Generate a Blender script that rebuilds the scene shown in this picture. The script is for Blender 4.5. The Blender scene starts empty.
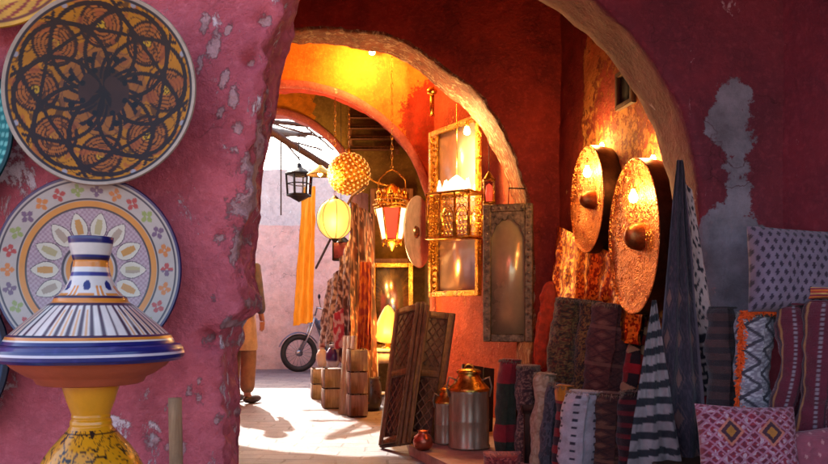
import bpy, math, random
from math import sin, cos, pi, radians, sqrt, atan2, exp
from mathutils import Vector, Matrix, noise as mn
random.seed(7)
C = bpy.context.scene.collection
SC = bpy.context.scene

# ------------------------------------------------------------------ camera, light, exposure
F, HZ, EYE = 805.0, 310.0, 1.0
cam = bpy.data.cameras.new('camera'); camo = bpy.data.objects.new('camera', cam); C.objects.link(camo)
cam.sensor_width = 36; cam.lens = 36*F/828; cam.shift_y = (HZ-232)/828
camo.location = (0, 0, EYE); camo.rotation_euler = (pi/2, 0, 0)
cam.clip_start = .05; cam.clip_end = 400
SC.camera = camo
SUN_EL, SUN_AZ = radians(36.5), radians(-19)          # azimuth from +Y towards +X : the sun stands ahead, a little left
w = bpy.data.worlds.new('World'); SC.world = w; w.use_nodes = True
nt = w.node_tree; bgn = nt.nodes['Background']; bgn.inputs[1].default_value = .15
skn = nt.nodes.new('ShaderNodeTexSky'); skn.sky_type = 'NISHITA'; skn.sun_disc = False
skn.sun_elevation = SUN_EL; skn.sun_rotation = SUN_AZ; skn.dust_density = 4.0; skn.ozone_density = .4; skn.air_density = .85
nt.links.new(skn.outputs[0], bgn.inputs[0])
sl = bpy.data.lights.new('sun', 'SUN'); sl.energy = 2.0; sl.angle = radians(.5); sl.color = (1, .93, .82)
so = bpy.data.objects.new('sun', sl); C.objects.link(so)
sd = Vector((sin(SUN_AZ)*cos(SUN_EL), cos(SUN_AZ)*cos(SUN_EL), sin(SUN_EL)))
so.rotation_euler = sd.to_track_quat('Z', 'Y').to_euler(); so.location = (0, 20, 20)
SC.view_settings.view_transform = 'Standard'; SC.view_settings.look = 'None'
SC.view_settings.exposure = 2.35; SC.view_settings.gamma = 1; SC.view_settings.use_curve_mapping = False
try:
    SC.cycles.max_bounces = 8; SC.cycles.diffuse_bounces = 4; SC.cycles.glossy_bounces = 4
    SC.cycles.sample_clamp_indirect = 6; SC.cycles.caustics_reflective = False; SC.cycles.caustics_refractive = False
    SC.cycles.use_denoising = True
except Exception: pass

def W(px, py, Y):                                   # a point of the place at depth Y
    return Vector(((px-414)/F*Y, Y, EYE-(py-HZ)/F*Y))
def s(r, g, b, k=1.0):                              # sRGB bytes to linear
    f = lambda c: (c/255/12.92 if c <= 10 else ((c/255+.055)/1.055)**2.4)*k
    return (f(r), f(g), f(b))
def fbm(p, n=4):
    v = 0; a = .5; q = Vector(p)
    for i in range(n): v += a*mn.noise(q); q = q*2.03+Vector((3.1, 1.7, 5.3)); a *= .5
    return v
def mix(a, b, t): return tuple(a[i]*(1-t)+b[i]*t for i in range(3))
def clamp(x, a=0., b=1.): return max(a, min(b, x))
def lerp_tab(tab, z):
    if z <= tab[0][0]: return tab[0][1]
    for (a, b), (c, d) in zip(tab, tab[1:]):
        if z <= c: return b+(d-b)*(z-a)/(c-a)
    return tab[-1][1]

# ------------------------------------------------------------------ mesh builder
class MB:
    def __init__(self): self.v = []; self.f = []; self.c = []; self.hc = False
    def add(self, p, c=None):
        self.v.append(tuple(p)); self.c.append(c or (1, 1, 1))
        if c is not None: self.hc = True
        return len(self.v)-1
    def grid(self, fn, nu, nv, col=None, cu=False, cv=False, flip=False):
        b = len(self.v)
        for j in range(nv):
            for i in range(nu):
                u = i/(nu if cu else nu-1); v = j/(nv if cv else nv-1)
                self.add(fn(u, v), col(u, v) if col else None)
        for j in range(nv if cv else nv-1):
            for i in range(nu if cu else nu-1):
                a = b+j*nu+i; e = b+j*nu+(i+1) % nu; d = b+((j+1) % nv)*nu+i; g = b+((j+1) % nv)*nu+(i+1) % nu
                self.f.append((a, d, g, e) if flip else (a, e, g, d))
        return self
    def box(self, c, sz, R=None, col=None, bev=0):
        c = Vector(c); x, y, z = [q/2 for q in sz]; bev = min(bev, x*.45, y*.45, z*.45)
        R = R or Matrix.Identity(3)
        if bev <= 0:
            b = len(self.v)
            for dx, dy, dz in ((-1,-1,-1),(1,-1,-1),(1,1,-1),(-1,1,-1),(-1,-1,1),(1,-1,1),(1,1,1),(-1,1,1)):
                self.add(c+R @ Vector((dx*x, dy*y, dz*z)), col)
            for q in ((0,3,2,1),(4,5,6,7),(0,1,5,4),(1,2,6,5),(2,3,7,6),(3,0,4,7)): self.f.append(tuple(b+k for k in q))
        else:
            b = len(self.v); idx = {}
            for sx in (-1, 1):
                for sy in (-1, 1):
                    for sz_ in (-1, 1):
                        for ax in range(3):
                            p = [sx*(x-bev), sy*(y-bev), sz_*(z-bev)]; p[ax] = (sx*x, sy*y, sz_*z)[ax]
                            idx[sx, sy, sz_, ax] = self.add(c+R @ Vector(p), col)
            for ax in range(3):
                o = [k for k in range(3) if k != ax]
                for sg in (-1, 1):
                    q = []
                    for e, f in ((-1,-1),(1,-1),(1,1),(-1,1)):
                        k = [0]*3; k[ax] = sg; k[o[0]] = e; k[o[1]] = f; q.append(idx[k[0], k[1], k[2], ax])
                    self.f.append(tuple(q))
                    # edges along ax
                for e in (-1, 1):
                    for f in (-1, 1):
                        k1 = [0]*3; k1[o[0]] = e; k1[o[1]] = f; q = []
                        for sg, a2 in ((-1, o[0]), (1, o[0]), (1, o[1]), (-1, o[1])):
                            k1[ax] = sg; q.append(idx[k1[0], k1[1], k1[2], a2])
                        self.f.append(tuple(q))
            for sx in (-1, 1):
                for sy in (-1, 1):
                    for sz_ in (-1, 1): self.f.append(tuple(idx[sx, sy, sz_, a] for a in range(3)))
        return self
    def tube(self, pts, r, seg=8, col=None, closed=False):
        pts = [Vector(p) for p in pts]; n = len(pts); b = len(self.v)
        up = Vector((0.13, .21, 1)).normalized()
        for i, p in enumerate(pts):
            if closed: d = pts[(i+1) % n]-pts[i-1]
            else: d = pts[min(i+1, n-1)]-pts[max(i-1, 0)]
            d = d.normalized() if d.length > 1e-9 else Vector((0,0,1))
            a = d.cross(up)
            if a.length < .05: a = d.cross(Vector((1, 0, 0)))
            a.normalize(); e = d.cross(a); rr = r[i] if isinstance(r, (list, tuple)) else r
            for k in range(seg):
                t = 2*pi*k/seg; self.add(p+a*cos(t)*rr+e*sin(t)*rr, col)
        for i in range(n if closed else n-1):
            for k in range(seg):
                i2 = (i+1) % n
                self.f.append((b+i*seg+k, b+i*seg+(k+1) % seg, b+i2*seg+(k+1) % seg, b+i2*seg+k))
        if not closed:
            self.f.append(tuple(b+k for k in range(seg))[::-1]); self.f.append(tuple(b+(n-1)*seg+k for k in range(seg)))
        return self
    def lathe(self, prof, seg=48, c=(0,0,0), col=None, M=None, rf=None):
        """prof: list of (r,z); col(r,theta,z,k)"""
        b = len(self.v); c = Vector(c); n = len(prof)
        for k, (r, z) in enumerate(prof):
            for i in range(seg):
                t = 2*pi*i/seg; r2 = max(r, 1e-4)*(rf(t, z) if rf else 1)
                p = Vector((r2*cos(t), r2*sin(t), z))
                if M: p = M @ p
                self.add(c+p, col(r, t, z, k/(n-1)) if col else None)
        for k in range(n-1):
            for i in range(seg):
                i2 = (i+1) % seg
                self.f.append((b+k*seg+i, b+k*seg+i2, b+(k+1)*seg+i2, b+(k+1)*seg+i))
        return self
    def build(self, name, mat, parent=None, smooth=True, auto=None):
        me = bpy.data.meshes.new(name); me.from_pydata(self.v, [], self.f); me.validate()
        if smooth:
            me.polygons.foreach_set('use_smooth', [True]*len(me.polygons))
            if auto is not None: 
                try: me.set_sharp_from_angle(angle=radians(auto))
                except Exception: pass
        if self.hc and len(me.vertices) == len(self.c):
            at = me.attributes.new('Col', 'FLOAT_COLOR', 'POINT')
            flat = []
            for c in self.c: flat += [c[0], c[1], c[2], 1]
            at.data.foreach_set('color', flat)
        me.materials.append(mat)
        o = bpy.data.objects.new(name, me); C.objects.link(o)
        if parent: o.parent = parent
        return o

def tag(o, label=None, cat=None, group=None, kind=None):
    if label: o['label'] = label
    if cat: o['category'] = cat
    if group: o['group'] = group
    if kind: o['kind'] = kind
    return o
def thing(name, label, cat, loc=(0,0,0), rot=(0,0,0), group=None):
    o = bpy.data.objects.new(name, None); C.objects.link(o); o.location = loc; o.rotation_euler = rot
    o.empty_display_size = .1
    return tag(o, label, cat, group)
def copy_tree(o, parent=None):
    c = o.copy(); C.objects.link(c)
    if parent: c.parent = parent
    for ch in list(o.children): copy_tree(ch, c)
    return c
def Rz(a): return Matrix.Rotation(a, 3, 'Z')
def Rx(a): return Matrix.Rotation(a, 3, 'X')
def Ry(a): return Matrix.Rotation(a, 3, 'Y')

# ------------------------------------------------------------------ materials
def newmat(name):
    m = bpy.data.materials.new(name); m.use_nodes = True; t = m.node_tree
    return m, t, t.nodes['Principled BSDF']
def N(t, ty, **kw):
    n = t.nodes.new(ty)
    for k, v in kw.items():
        if k.startswith('i_'): n.inputs[int(k[2:]) if k[2:].isdigit() else k[2:]].default_value = v
        else: setattr(n, k, v)
    return n
def L(t, a, b): t.links.new(a, b)
def ramp(t, src, p0, p1, c0=(0,0,0,1), c1=(1,1,1,1)):
    r = t.nodes.new('ShaderNodeValToRGB'); r.color_ramp.elements[0].position = p0; r.color_ramp.elements[1].position = p1
    r.color_ramp.elements[0].color = c0; r.color_ramp.elements[1].color = c1; L(t, src, r.inputs[0]); return r
def mixc(t, fac, a, b, mode='MIX'):
    m = t.nodes.new('ShaderNodeMix'); m.data_type = 'RGBA'; m.blend_type = mode
    if isinstance(fac, (int, float)): m.inputs[0].default_value = fac
    else: L(t, fac, m.inputs[0])
    for q, k in ((a, 6), (b, 7)):
        if isinstance(q, tuple): m.inputs[k].default_value = (*q[:3], 1)
        else: L(t, q, m.inputs[k])
    return m.outputs[2]
def coords(t, sc=(1,1,1)):
    tc = t.nodes.new('ShaderNodeTexCoord'); mp = t.nodes.new('ShaderNodeMapping'); mp.inputs['Scale'].default_value = sc
    L(t, tc.outputs['Object'], mp.inputs[0]); return mp.outputs[0]
def nz(t, co, scale, detail=6, rough=.6, dist=0):
    n = t.nodes.new('ShaderNodeTexNoise'); n.inputs['Scale'].default_value = scale; n.inputs['Detail'].default_value = detail
    n.inputs['Roughness'].default_value = rough; n.inputs['Distortion'].default_value = dist; L(t, co, n.inputs['Vector']); return n.outputs[0]
def bump(t, bs, h, st, dist=.01, prev=None):
    b = t.nodes.new('ShaderNodeBump'); b.inputs['Strength'].default_value = st; b.inputs['Distance'].default_value = dist
    L(t, h, b.inputs['Height'])
    if prev: L(t, prev, b.inputs['Normal'])
    L(t, b.outputs[0], bs.inputs['Normal']); return b.outputs[0]

def plaster(name, base, var, scuff, patch=None, scuff_amt=.62, bumpk=.6, ss=1.0, rough=.75):
    """Col.r of the mesh (if any) mixes in the patch colour"""
    m, t, b = newmat(name); co = coords(t)
    n1 = nz(t, co, 2.2*ss, 5, .65, .4); c = mixc(t, ramp(t, n1, .38, .64).outputs[0], base, var)
    n2 = nz(t, co, 9*ss, 6, .7); c = mixc(t, ramp(t, n2, .42, .72).outputs[0], c, mixc(t, .5, c, tuple(x*.45 for x in base)), 'MIX')
    n3 = nz(t, co, 30*ss, 4, .7); c = mixc(t, ramp(t, n3, .5, .8).outputs[0], c, mixc(t, .4, c, tuple(min(1, x*1.8+.03) for x in base)))
    if patch:
        at = N(t, 'ShaderNodeAttribute', attribute_name='Col'); sp = N(t, 'ShaderNodeSeparateColor'); L(t, at.outputs['Color'], sp.inputs[0])
        a1 = N(t, 'ShaderNodeMath', operation='MULTIPLY_ADD'); L(t, nz(t, co, 20, 8, .8), a1.inputs[0]); a1.inputs[1].default_value = .9; L(t, sp.outputs[0], a1.inputs[2])
        pf = ramp(t, a1.outputs[0], .66, .71)
        pc = mixc(t, ramp(t, nz(t, co, 7, 6, .7), .35, .65).outputs[0], patch, tuple(x*.5 for x in patch))
        c = mixc(t, pf.outputs[0], c, pc)
    vo = N(t, 'ShaderNodeTexVoronoi', feature='DISTANCE_TO_EDGE'); vo.inputs['Scale'].default_value = 3.1*ss
    wv = N(t, 'ShaderNodeMix', data_type='RGBA', blend_type='LINEAR_LIGHT'); wv.inputs[0].default_value = .16; L(t, co, wv.inputs[6]); nn = N(t, 'ShaderNodeTexNoise'); nn.inputs['Scale'].default_value = 4; nn.inputs['Detail'].default_value = 6; L(t, co, nn.inputs[0]); L(t, nn.outputs[1], wv.inputs[7]); L(t, wv.outputs[2], vo.inputs['Vector'])
    ck = ramp(t, vo.outputs[0], .0, .010, (1,1,1,1), (0,0,0,1)); cm = N(t, 'ShaderNodeMath', operation='MULTIPLY'); L(t, ck.outputs[0], cm.inputs[0]); L(t, ramp(t, n1, .5, .62).outputs[0], cm.inputs[1])
    c = mixc(t, cm.outputs[0], c, tuple(x*.3 for x in base))
    # white scuffs and chips, drawn out vertically
    cs = coords(t, (1, 1, .45)); n4 = nz(t, cs, 7*ss, 9, .78, .6); sf = ramp(t, n4, scuff_amt, scuff_amt+.035)
    c = mixc(t, sf.outputs[0], c, scuff)
    L(t, c, b.inputs['Base Color']); b.inputs['Roughness'].default_value = rough; b.inputs['Specular IOR Level'].default_value = .35
    h = N(t, 'ShaderNodeMath', operation='MULTIPLY_ADD'); L(t, nz(t, co, 55, 5, .7), h.inputs[0]); h.inputs[1].default_value = .35; L(t, n2, h.inputs[2])
    h2 = N(t, 'ShaderNodeMath', operation='MULTIPLY_ADD'); L(t, sf.outputs[0], h2.inputs[0]); h2.inputs[1].default_value = -.12; L(t, h.outputs[0], h2.inputs[2])
    if patch:
        h3 = N(t, 'ShaderNodeMath', operation='MULTIPLY_ADD'); L(t, pf.outputs[0], h3.inputs[0]); h3.inputs[1].default_value = -.22; L(t, h2.outputs[0], h3.inputs[2]); h2 = h3
    bump(t, b, h2.outputs[0], bumpk, .03)
    return m

def simple(name, col, rough=.6, metal=0., var=.25, scale=14, bk=.25, bs=60, coat=0., stretch=(1,1,1), col2=None, thr=(.35,.7)):
    m, t, b = newmat(name); co = coords(t, stretch)
    c = mixc(t, ramp(t, nz(t, co, scale, 6, .65), *thr).outputs[0], col, col2 or tuple(x*(1-var*1.6) for x in col))
    L(t, c, b.inputs['Base Color']); b.inputs['Metallic'].default_value = metal
    rr = ramp(t, nz(t, co, scale*.7, 4), .3, .75, (rough*.8,)*3+(1,), (min(1, rough*1.25),)*3+(1,)); L(t, rr.outputs[0], b.inputs['Roughness'])
    b.inputs['Coat Weight'].default_value = coat; b.inputs['Coat Roughness'].default_value = .08
    if bk: bump(t, b, nz(t, co, bs, 5, .6), bk, .006)
    return m
def painted(name, rough=.6, metal=0., coat=0., bk=.2, bs=90, var=.25, weave=0, sheen=0., stretch=(1,1,1)):
    m, t, b = newmat(name); co = coords(t, stretch); at = N(t, 'ShaderNodeAttribute', attribute_name='Col')
    c = mixc(t, ramp(t, nz(t, co, 16, 6, .7), .35, .75, (1,1,1,1), (1-var*1.8,)*3+(1,)).outputs[0], (0,0,0), at.outputs['Color'])
    c = mixc(t, 1.0, at.outputs['Color'], ramp(t, nz(t, co, 16, 6, .7), .35, .75, (1.0,)*3+(1,), (1-var*1.8,)*3+(1,)).outputs[0], 'MULTIPLY')
    L(t, c, b.inputs['Base Color']); b.inputs['Roughness'].default_value = rough; b.inputs['Metallic'].default_value = metal
    b.inputs['Coat Weight'].default_value = coat; b.inputs['Coat Roughness'].default_value = .06; b.inputs['Sheen Weight'].default_value = sheen
    p = None
    if weave:
        wv = N(t, 'ShaderNodeTexWave', bands_direction='Z'); wv.inputs['Scale'].default_value = weave; wv.inputs['Distortion'].default_value = 1.5
        wv.inputs['Detail'].default_value = 2; L(t, co, wv.inputs[0]); p = bump(t, b, wv.outputs[0], .35, .004)
    if bk: bump(t, b, nz(t, co, bs, 4, .6), bk, .006, p)
    return m
def emit(name, col, st, base=None, rough=.4, noise_amt=0, ns=20):
    m, t, b = newmat(name); b.inputs['Base Color'].default_value = (*(base or col), 1); b.inputs['Roughness'].default_value = rough
    b.inputs['Emission Color'].default_value = (*col, 1); b.inputs['Emission Strength'].default_value = st
    if noise_amt:
        co = coords(t); r = ramp(t, nz(t, co, ns, 3, .5), .35, .65, (*[x*(1-noise_amt) for x in col], 1), (*col, 1)); L(t, r.outputs[0], b.inputs['Emission Color'])
    return m
def hammered(name, col, scale=60, rough=.28, col2=None, bk=.9):
    m, t, b = newmat(name); co = coords(t)
    wn_ = N(t, 'ShaderNodeTexNoise'); wn_.inputs['Scale'].default_value = 6; wn_.inputs['Detail'].default_value = 4; L(t, co, wn_.inputs[0])
    wm = N(t, 'ShaderNodeMix', data_type='RGBA', blend_type='LINEAR_LIGHT'); wm.inputs[0].default_value = .12; L(t, co, wm.inputs[6]); L(t, wn_.outputs[1], wm.inputs[7]); co0 = co; co = wm.outputs[2]
    vo = N(t, 'ShaderNodeTexVoronoi'); vo.inputs['Scale'].default_value = scale; L(t, co, vo.inputs['Vector'])
    c = mixc(t, ramp(t, nz(t, co, 9, 6, .7), .35, .7).outputs[0], col, col2 or tuple(x*.4 for x in col))
    L(t, c, b.inputs['Base Color']); b.inputs['Metallic'].default_value = .95; L(t, ramp(t, nz(t, co0, 11, 5, .7), .35, .7, (rough*.8,)*3+(1,), (rough*2.1,)*3+(1,)).outputs[0], b.inputs['Roughness'])
    bump(t, b, vo.outputs['Distance'], bk, .012); return m
def wood(name, c1, c2, axis='z', rough=.7, sc=1.0):
    m, t, b = newmat(name); st = {'z': (14, 14, 1.2), 'x': (1.2, 14, 14), 'y': (14, 1.2, 14)}[axis]
    co = coords(t, tuple(q*sc for q in st)); n1 = nz(t, co, 2.5, 8, .7, 1.2)
    c = mixc(t, ramp(t, n1, .36, .66).outputs[0], c1, c2)
    co2 = coords(t); c = mixc(t, ramp(t, nz(t, co2, 8, 5), .5, .75).outputs[0], c, tuple(x*.45 for x in c1))
    L(t, c, b.inputs['Base Color']); b.inputs['Roughness'].default_value = rough
    bump(t, b, n1, .5, .006); return m

M = {}
M['pink'] = plaster('pink_plaster', s(216,100,108), s(180,74,86), s(240,206,204), patch=s(216,156,154), scuff_amt=.575, bumpk=.8)
M['maroon'] = plaster('maroon_plaster', s(122,38,50), s(94,32,46), s(180,140,145), patch=s(136,128,138), scuff_amt=.63, bumpk=.5)
M['red'] = plaster('red_plaster', s(174,54,40), s(128,38,36), s(215,150,60), patch=s(206,140,104), scuff_amt=.69, bumpk=.9)
M['brickred'] = plaster('brick_red_plaster', s(190,92,64), s(156,62,48), s(226,170,110), patch=s(200,130,90), scuff_amt=.62, bumpk=.9)
M['orange'] = plaster('orange_plaster', s(222,146,50), s(200,104,34), s(232,190,110), patch=s(186,60,34), scuff_amt=.70, bumpk=.5)
M['olive'] = plaster('olive_plaster', s(150,124,60), s(112,90,44), s(190,150,60), patch=s(225,140,34), scuff_amt=.68, bumpk=.5)
M['niche'] = plaster('amber_plaster', s(224,158,78), s(206,110,54), s(240,200,120), patch=s(168,66,46), scuff_amt=.63, bumpk=1.0, ss=1.5)
M['rose'] = plaster('rose_plaster', s(240,206,198), s(232,192,186), s(240,222,216), scuff_amt=.66, bumpk=.4)
M['pale'] = plaster('pale_plaster', s(236,220,210), s(226,204,196), s(244,240,236), scuff_amt=.62, bumpk=.3)
M['ceil'] = plaster('ceiling_plaster', s(120,50,50), s(96,40,44), s(150,120,110), scuff_amt=.68)
M['iron'] = simple('dark_iron', s(52,46,44), .5, .8, .3)
M['brass'] = hammered('aged_brass', s(232,178,72), 90, .25, s(150,100,40))
M['brassy'] = simple('brass', s(228,176,80), .3, 1., .4, 30, .3)
M['silver'] = simple('dull_silver', s(188,176,158), .3, .95, .4, 30, .3)
M['mirror'] = simple('mirror_glass', s(225,218,205), .05, 1., .06, 4, .02, 3)
M['copper'] = hammered('hammered_copper', s(236,156,84), 62, .24, s(170,92,44), .85)
M['copper2'] = hammered('hammered_copper_fine', s(236,160,90), 80, .24, s(180,100,50), 1.)
M['copper_shade'] = simple('shaded_copper', s(92,54,34), .45, .8, .4, 12, .3, coat=0)  # shade on the dish sides put into a darker copper
M['wood'] = wood('weathered_wood', s(150,104,72), s(96,62,44))
M['wood_dark'] = wood('dark_wood', s(92,60,42), s(52,34,28))
M['wood_pale'] = wood('pale_wood', s(196,150,110), s(150,104,70)); M['wood_grey'] = wood('grey_wood', s(186,168,152), s(140,120,108))
M['carved'] = wood('carved_wood', s(140,92,72), s(70,42,38), sc=.8)
M['paintwhite'] = simple('white_paint', s(225,218,208), .6, 0, .15)
M['tin'] = simple('galvanised_tin', s(190,172,146), .42, .5, .35, 9, .3, 25, stretch=(1,1,.3))
M['glaze'] = painted('glazed_ceramic', .3, 0, .3, .06, 40, .1)
M['plate_glaze'] = painted('dull_glaze', .42, 0, 0, .1, 40, .2); M['plate_glaze'].node_tree.nodes['Principled BSDF'].inputs['Specular IOR Level'].default_value = .22
M['metal_painted'] = painted('patterned_brass', .35, .35, .3, .35, 60, .18)
M['rug'] = painted('woven_wool', .92, 0, 0, .7, 170, .22, weave=55, sheen=.2)
M['cloth'] = painted('cotton_cloth', .9, 0, 0, .4, 130, .18, weave=80, sheen=.15)
M['terracotta'] = simple('terracotta', s(198,92,58), .6, 0, .18, 8, .25, 40)
M['yellow_cloth'] = simple('yellow_cloth', s(246,176,40), .85, 0, .15, 10, .3, 60, stretch=(3,3,.6))
M['shag'] = simple('orange_wool', s(226,74,30), .95, 0, .35, 24, 1., 70)
M['fringe'] = simple('orange_fringe', s(250,96,28), .95, 0, .2, 24, .8, 70)
M['leather'] = simple('brown_leather', s(110,64,44), .5, 0, .4, 12, .4, 40)
M['tyre'] = simple('black_rubber', s(44,42,44), .7, 0, .2)
M['chrome'] = simple('worn_chrome', s(200,196,196), .22, 1, .15)
M['bluepaint'] = simple('blue_grey_paint', s(84,92,120), .35, .1, .2, coat=.4)
M['bulb'] = emit('bulb', (1, .62, .22), 22)
M['globe_lit'] = emit('lit_parchment', (1, .44, .09), .34, (.8,.5,.15), .5, .25, 9)
M['flame'] = emit('lit_amber_glass', (1, .34, .05), .35, (.8,.4,.1), .4, .45, 22)
M['whiteglass'] = emit('lit_white_glass', (1, .78, .50), .42, (.8,.75,.7), .3)
M['redglass'] = emit('lit_red_glass', (1, .05, .02), .35, (.7,.05,.03), .3)
def glassm(name, col, rough=.05):
    m, t, b = newmat(name); b.inputs['Base Color'].default_value = (*col, 1); b.inputs['Transmission Weight'].default_value = .9; b.inputs['Roughness'].default_value = rough
    b.inputs['IOR'].default_value = 1.1; return m
M['pane_clear'] = glassm('clear_glass', (.9, .92, .95)); M['pane_red'] = glassm('red_pane', (.9, .08, .04), .2)
M['skin'] = simple('skin', s(176,120,92), .55, 0, .1, 20, .1)

# ------------------------------------------------------------------ setting : ground
def paving():
    m, t, b = newmat('stone_paving'); co = coords(t)
    br = N(t, 'ShaderNodeTexBrick'); br.offset = .5; br.squash = 1.0
    br.inputs['Scale'].default_value = 1.0; br.inputs['Brick Width'].default_value = .34; br.inputs['Row Height'].default_value = .16
    br.inputs['Mortar Size'].default_value = .011; br.inputs['Mortar Smooth'].default_value = .4; br.inputs['Bias'].default_value = 0
    br.inputs['Color1'].default_value = (*s(126,115,120), 1); br.inputs['Color2'].default_value = (*s(96,88,98), 1); br.inputs['Mortar'].default_value = (*s(84,70,74), 1)
    wob = N(t, 'ShaderNodeTexNoise'); wob.inputs['Scale'].default_value = 5; L(t, co, wob.inputs['Vector'])
    ad = N(t, 'ShaderNodeMix', data_type='RGBA', blend_type='LINEAR_LIGHT'); ad.inputs[0].default_value = .03; L(t, co, ad.inputs[6]); L(t, wob.outputs[1], ad.inputs[7])
    L(t, ad.outputs[2], br.inputs[0])
    n = nz(t, co, 3.5, 7, .7); c = mixc(t, ramp(t, n, .4, .68).outputs[0], br.outputs[0], s(140,127,128))
    c = mixc(t, ramp(t, nz(t, co, 1.3, 5, .7), .5, .7).outputs[0], c, s(112,100,108))
    c = mixc(t, ramp(t, nz(t, co, 14, 8, .8), .56, .66).outputs[0], c, s(92,78,80))
    L(t, c, b.inputs['Base Color']); b.inputs['Roughness'].default_value = .7
    h = N(t, 'ShaderNodeMath', operation='MULTIPLY_ADD'); L(t, br.outputs[1], h.inputs[0]); h.inputs[1].default_value = -.6; L(t, nz(t, co, 22, 6, .7), h.inputs[2])
    bump(t, b, h.outputs[0], .6, .012); return m
g = MB().grid(lambda u, v: ((u-.5)*120, -40+v*140, .012*fbm(((u-.5)*120, v*140, 0))), 61, 71)
tag(g.build('ground', simple('earth', s(170,140,120), .9)), kind='structure')
g = MB().grid(lambda u, v: (-6+u*9, -3+v*17.2, .02+.016*fbm((u*9*1.3, v*17*1.3, 4))), 91, 170)
tag(g.build('paving', paving()), kind='structure')

# ------------------------------------------------------------------ setting : arched walls
def hashn(p, k): return mn.noise(Vector(p)*k)
def disp(p, amp, fine):
    q = Vector(p); return Vector((fbm(q*2.1+Vector((9, 0, 0)), 3), fbm(q*2.1+Vector((0, 7, 0)), 3), fbm(q*2.1, 3)))*amp + \
        Vector((mn.noise(q*13), mn.noise(q*13+Vector((5, 5, 5))), mn.noise(q*13+Vector((9, 1, 3)))))*fine
def arch_wall(name, xc, zc, r, Y0, t, X0, X1, Ztop, mat, label, step=.045, amp=.05, fine=.012, col=None, rough_r=.02, mat2=None, sk=0):
    tt = lambda x: t*max(.35, 1+sk*clamp((x-xc)/r, -1, 1))
    bd = []
    nz_ = max(4, int((zc+.05)/step))
    for i in range(nz_): bd.append((xc-r, -.05+(zc+.05)*i/nz_, -1, 0))
    na = int(pi*r/step)
    for i in range(na+1):
        a = pi-pi*i/na; bd.append((xc+r*cos(a), zc+r*sin(a), cos(a), sin(a)))
    for i in range(1, nz_+1): bd.append((xc+r, zc-(zc+.05)*i/nz_, 1, 0))
    def outer(x, z, dx, dz):
        k = 1e9
        if dx > 1e-6: k = min(k, (X1-x)/dx)
        if dx < -1e-6: k = min(k, (X0-x)/dx)
        if dz > 1e-6: k = min(k, (Ztop-z)/dz)
        return k
    ss = [.006, .02, .05, .09, .14, .2, .27, .35, .44, .54, .66, .8, .96, 1.15, 1.4, 1.75, 2.2, 3]
    rows = []
    ni = max(3, int(t/.06))
    seq = [('b', q) for q in reversed(ss)]+[('i', 1-i/ni) for i in range(ni+1)]+[('f', q) for q in ss]
    m = MB()
    for k, (ty, q) in enumerate(seq):
        for (x, z, dx, dz) in bd:
            kk = outer(x, z, dx, dz); wob = rough_r*fbm((x*2.3+Y0, z*2.3, .7), 3)*2+.012*mn.noise(Vector((x*9, z*9, Y0)))
            if ty == 'i': p = Vector((x+dx*wob, Y0+.02+(tt(x)-.04)*q, z+dz*wob))
            else:
                e = min(q, kk)
                if q >= 3: e = kk
                off = .012 if q == .006 else 0
                chip = .02*max(0, mn.noise(Vector((x*7, z*7, Y0*3)))) if q <= .02 else 0
                y = Y0+off+chip if ty == 'f' else Y0+tt(x)-off
                p = Vector((x+dx*(e+wob*(1-min(1, e/.3))), y, z+dz*(e+wob*(1-min(1, e/.3)))))
            d = disp(p, amp, fine)
            m.add(p+d, col(p, ty) if col else None)
    n = len(bd)
    for k in range(len(seq)-1):
        for i in range(n-1):
            m.f.append((k*n+i, k*n+i+1, (k+1)*n+i+1, (k+1)*n+i))
    ob = m.build(name, mat)
    if mat2:
        ob.data.materials.append(mat2); k0 = len(ss)-2; k1 = len(ss)+ni+1
        mi = [1 if k0 <= (i_//(n-1)) <= k1 else 0 for i_ in range(len(ob.data.polygons))]; ob.data.polygons.foreach_set('material_index', mi)
    return tag(ob, label, 'wall')

def blob(p, pts):                                   # soft union of discs -> 0..1
    v = 0
    for x, z, rr in pts: v = max(v, 1-sqrt((p[0]-x)**2+(p[2]-z)**2)/rr)
    return clamp(v)
def pxpt(px, py, Y): q = W(px, py, Y); return q.x, q.z
YA, TA = 3.6, .42
patchA = [(*pxpt(x, y, YA), r_/F*YA) for x, y, r_ in ((735,98,26),(728,118,28),(716,128,20),(736,142,24),(737,165,17),(738,185,15),(736,203,20),(728,222,32),(712,240,38),(745,245,36),(728,262,50),(700,285,60),(758,275,44),(745,310,60))]
def colA(p, ty): return (blob(p, patchA)*.75 if ty == 'f' else 0, 0, 0)
arch_wall('archway_wall', -.04, 1.41, 1.32, YA, TA, -1.9, 1.72, 3.45, M['maroon'],
          'near dark maroon plaster arch with a grey cement patch above the cushions', .04, .03, .006, colA)
brickm = plaster('chipped_rim', s(170,96,66), s(104,52,42), s(220,186,156), scuff_amt=.52, bumpk=1.4, ss=3)
YB, TB = 6.0, .38
def colB(p, ty): return ((.62 if ty == 'i' else .0), 0, 0)
arch_wall('archway_wall', -.70, 1.55, 1.565, YB, TB, -2.9, 1.35, 3.8, M['red'],
          'red plaster arch with a chipped brick inner edge, behind the dark silver mirror', .04, .03, .016, colB, .03, brickm, 1.0)
YC, TC = 8.0, .22
def colC(p, ty):
    if ty == 'i': return (.5, 0, 0)
    return (clamp(.1+blob(p, [(*pxpt(445,120,YC), .5), (*pxpt(440,200,YC), .6), (*pxpt(470,80,YC), .4)])), 0, 0)
arch_wall('archway_wall', -1.262, 1.775, 1.441, YC, TC, -2.95, .75, 4.0, M['orange'],
          'third arch of orange lit plaster with a mauve rim around the hanging lamps', .05, .03, .008, colC)
mauve = plaster('mauve_plaster', s(206,140,138), s(176,106,110), s(230,200,196), scuff_amt=.6, ss=2)  # lighter tone puts the yard's daylight into the farthest arch's inner face
YD, TD = 9.3, .30
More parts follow.
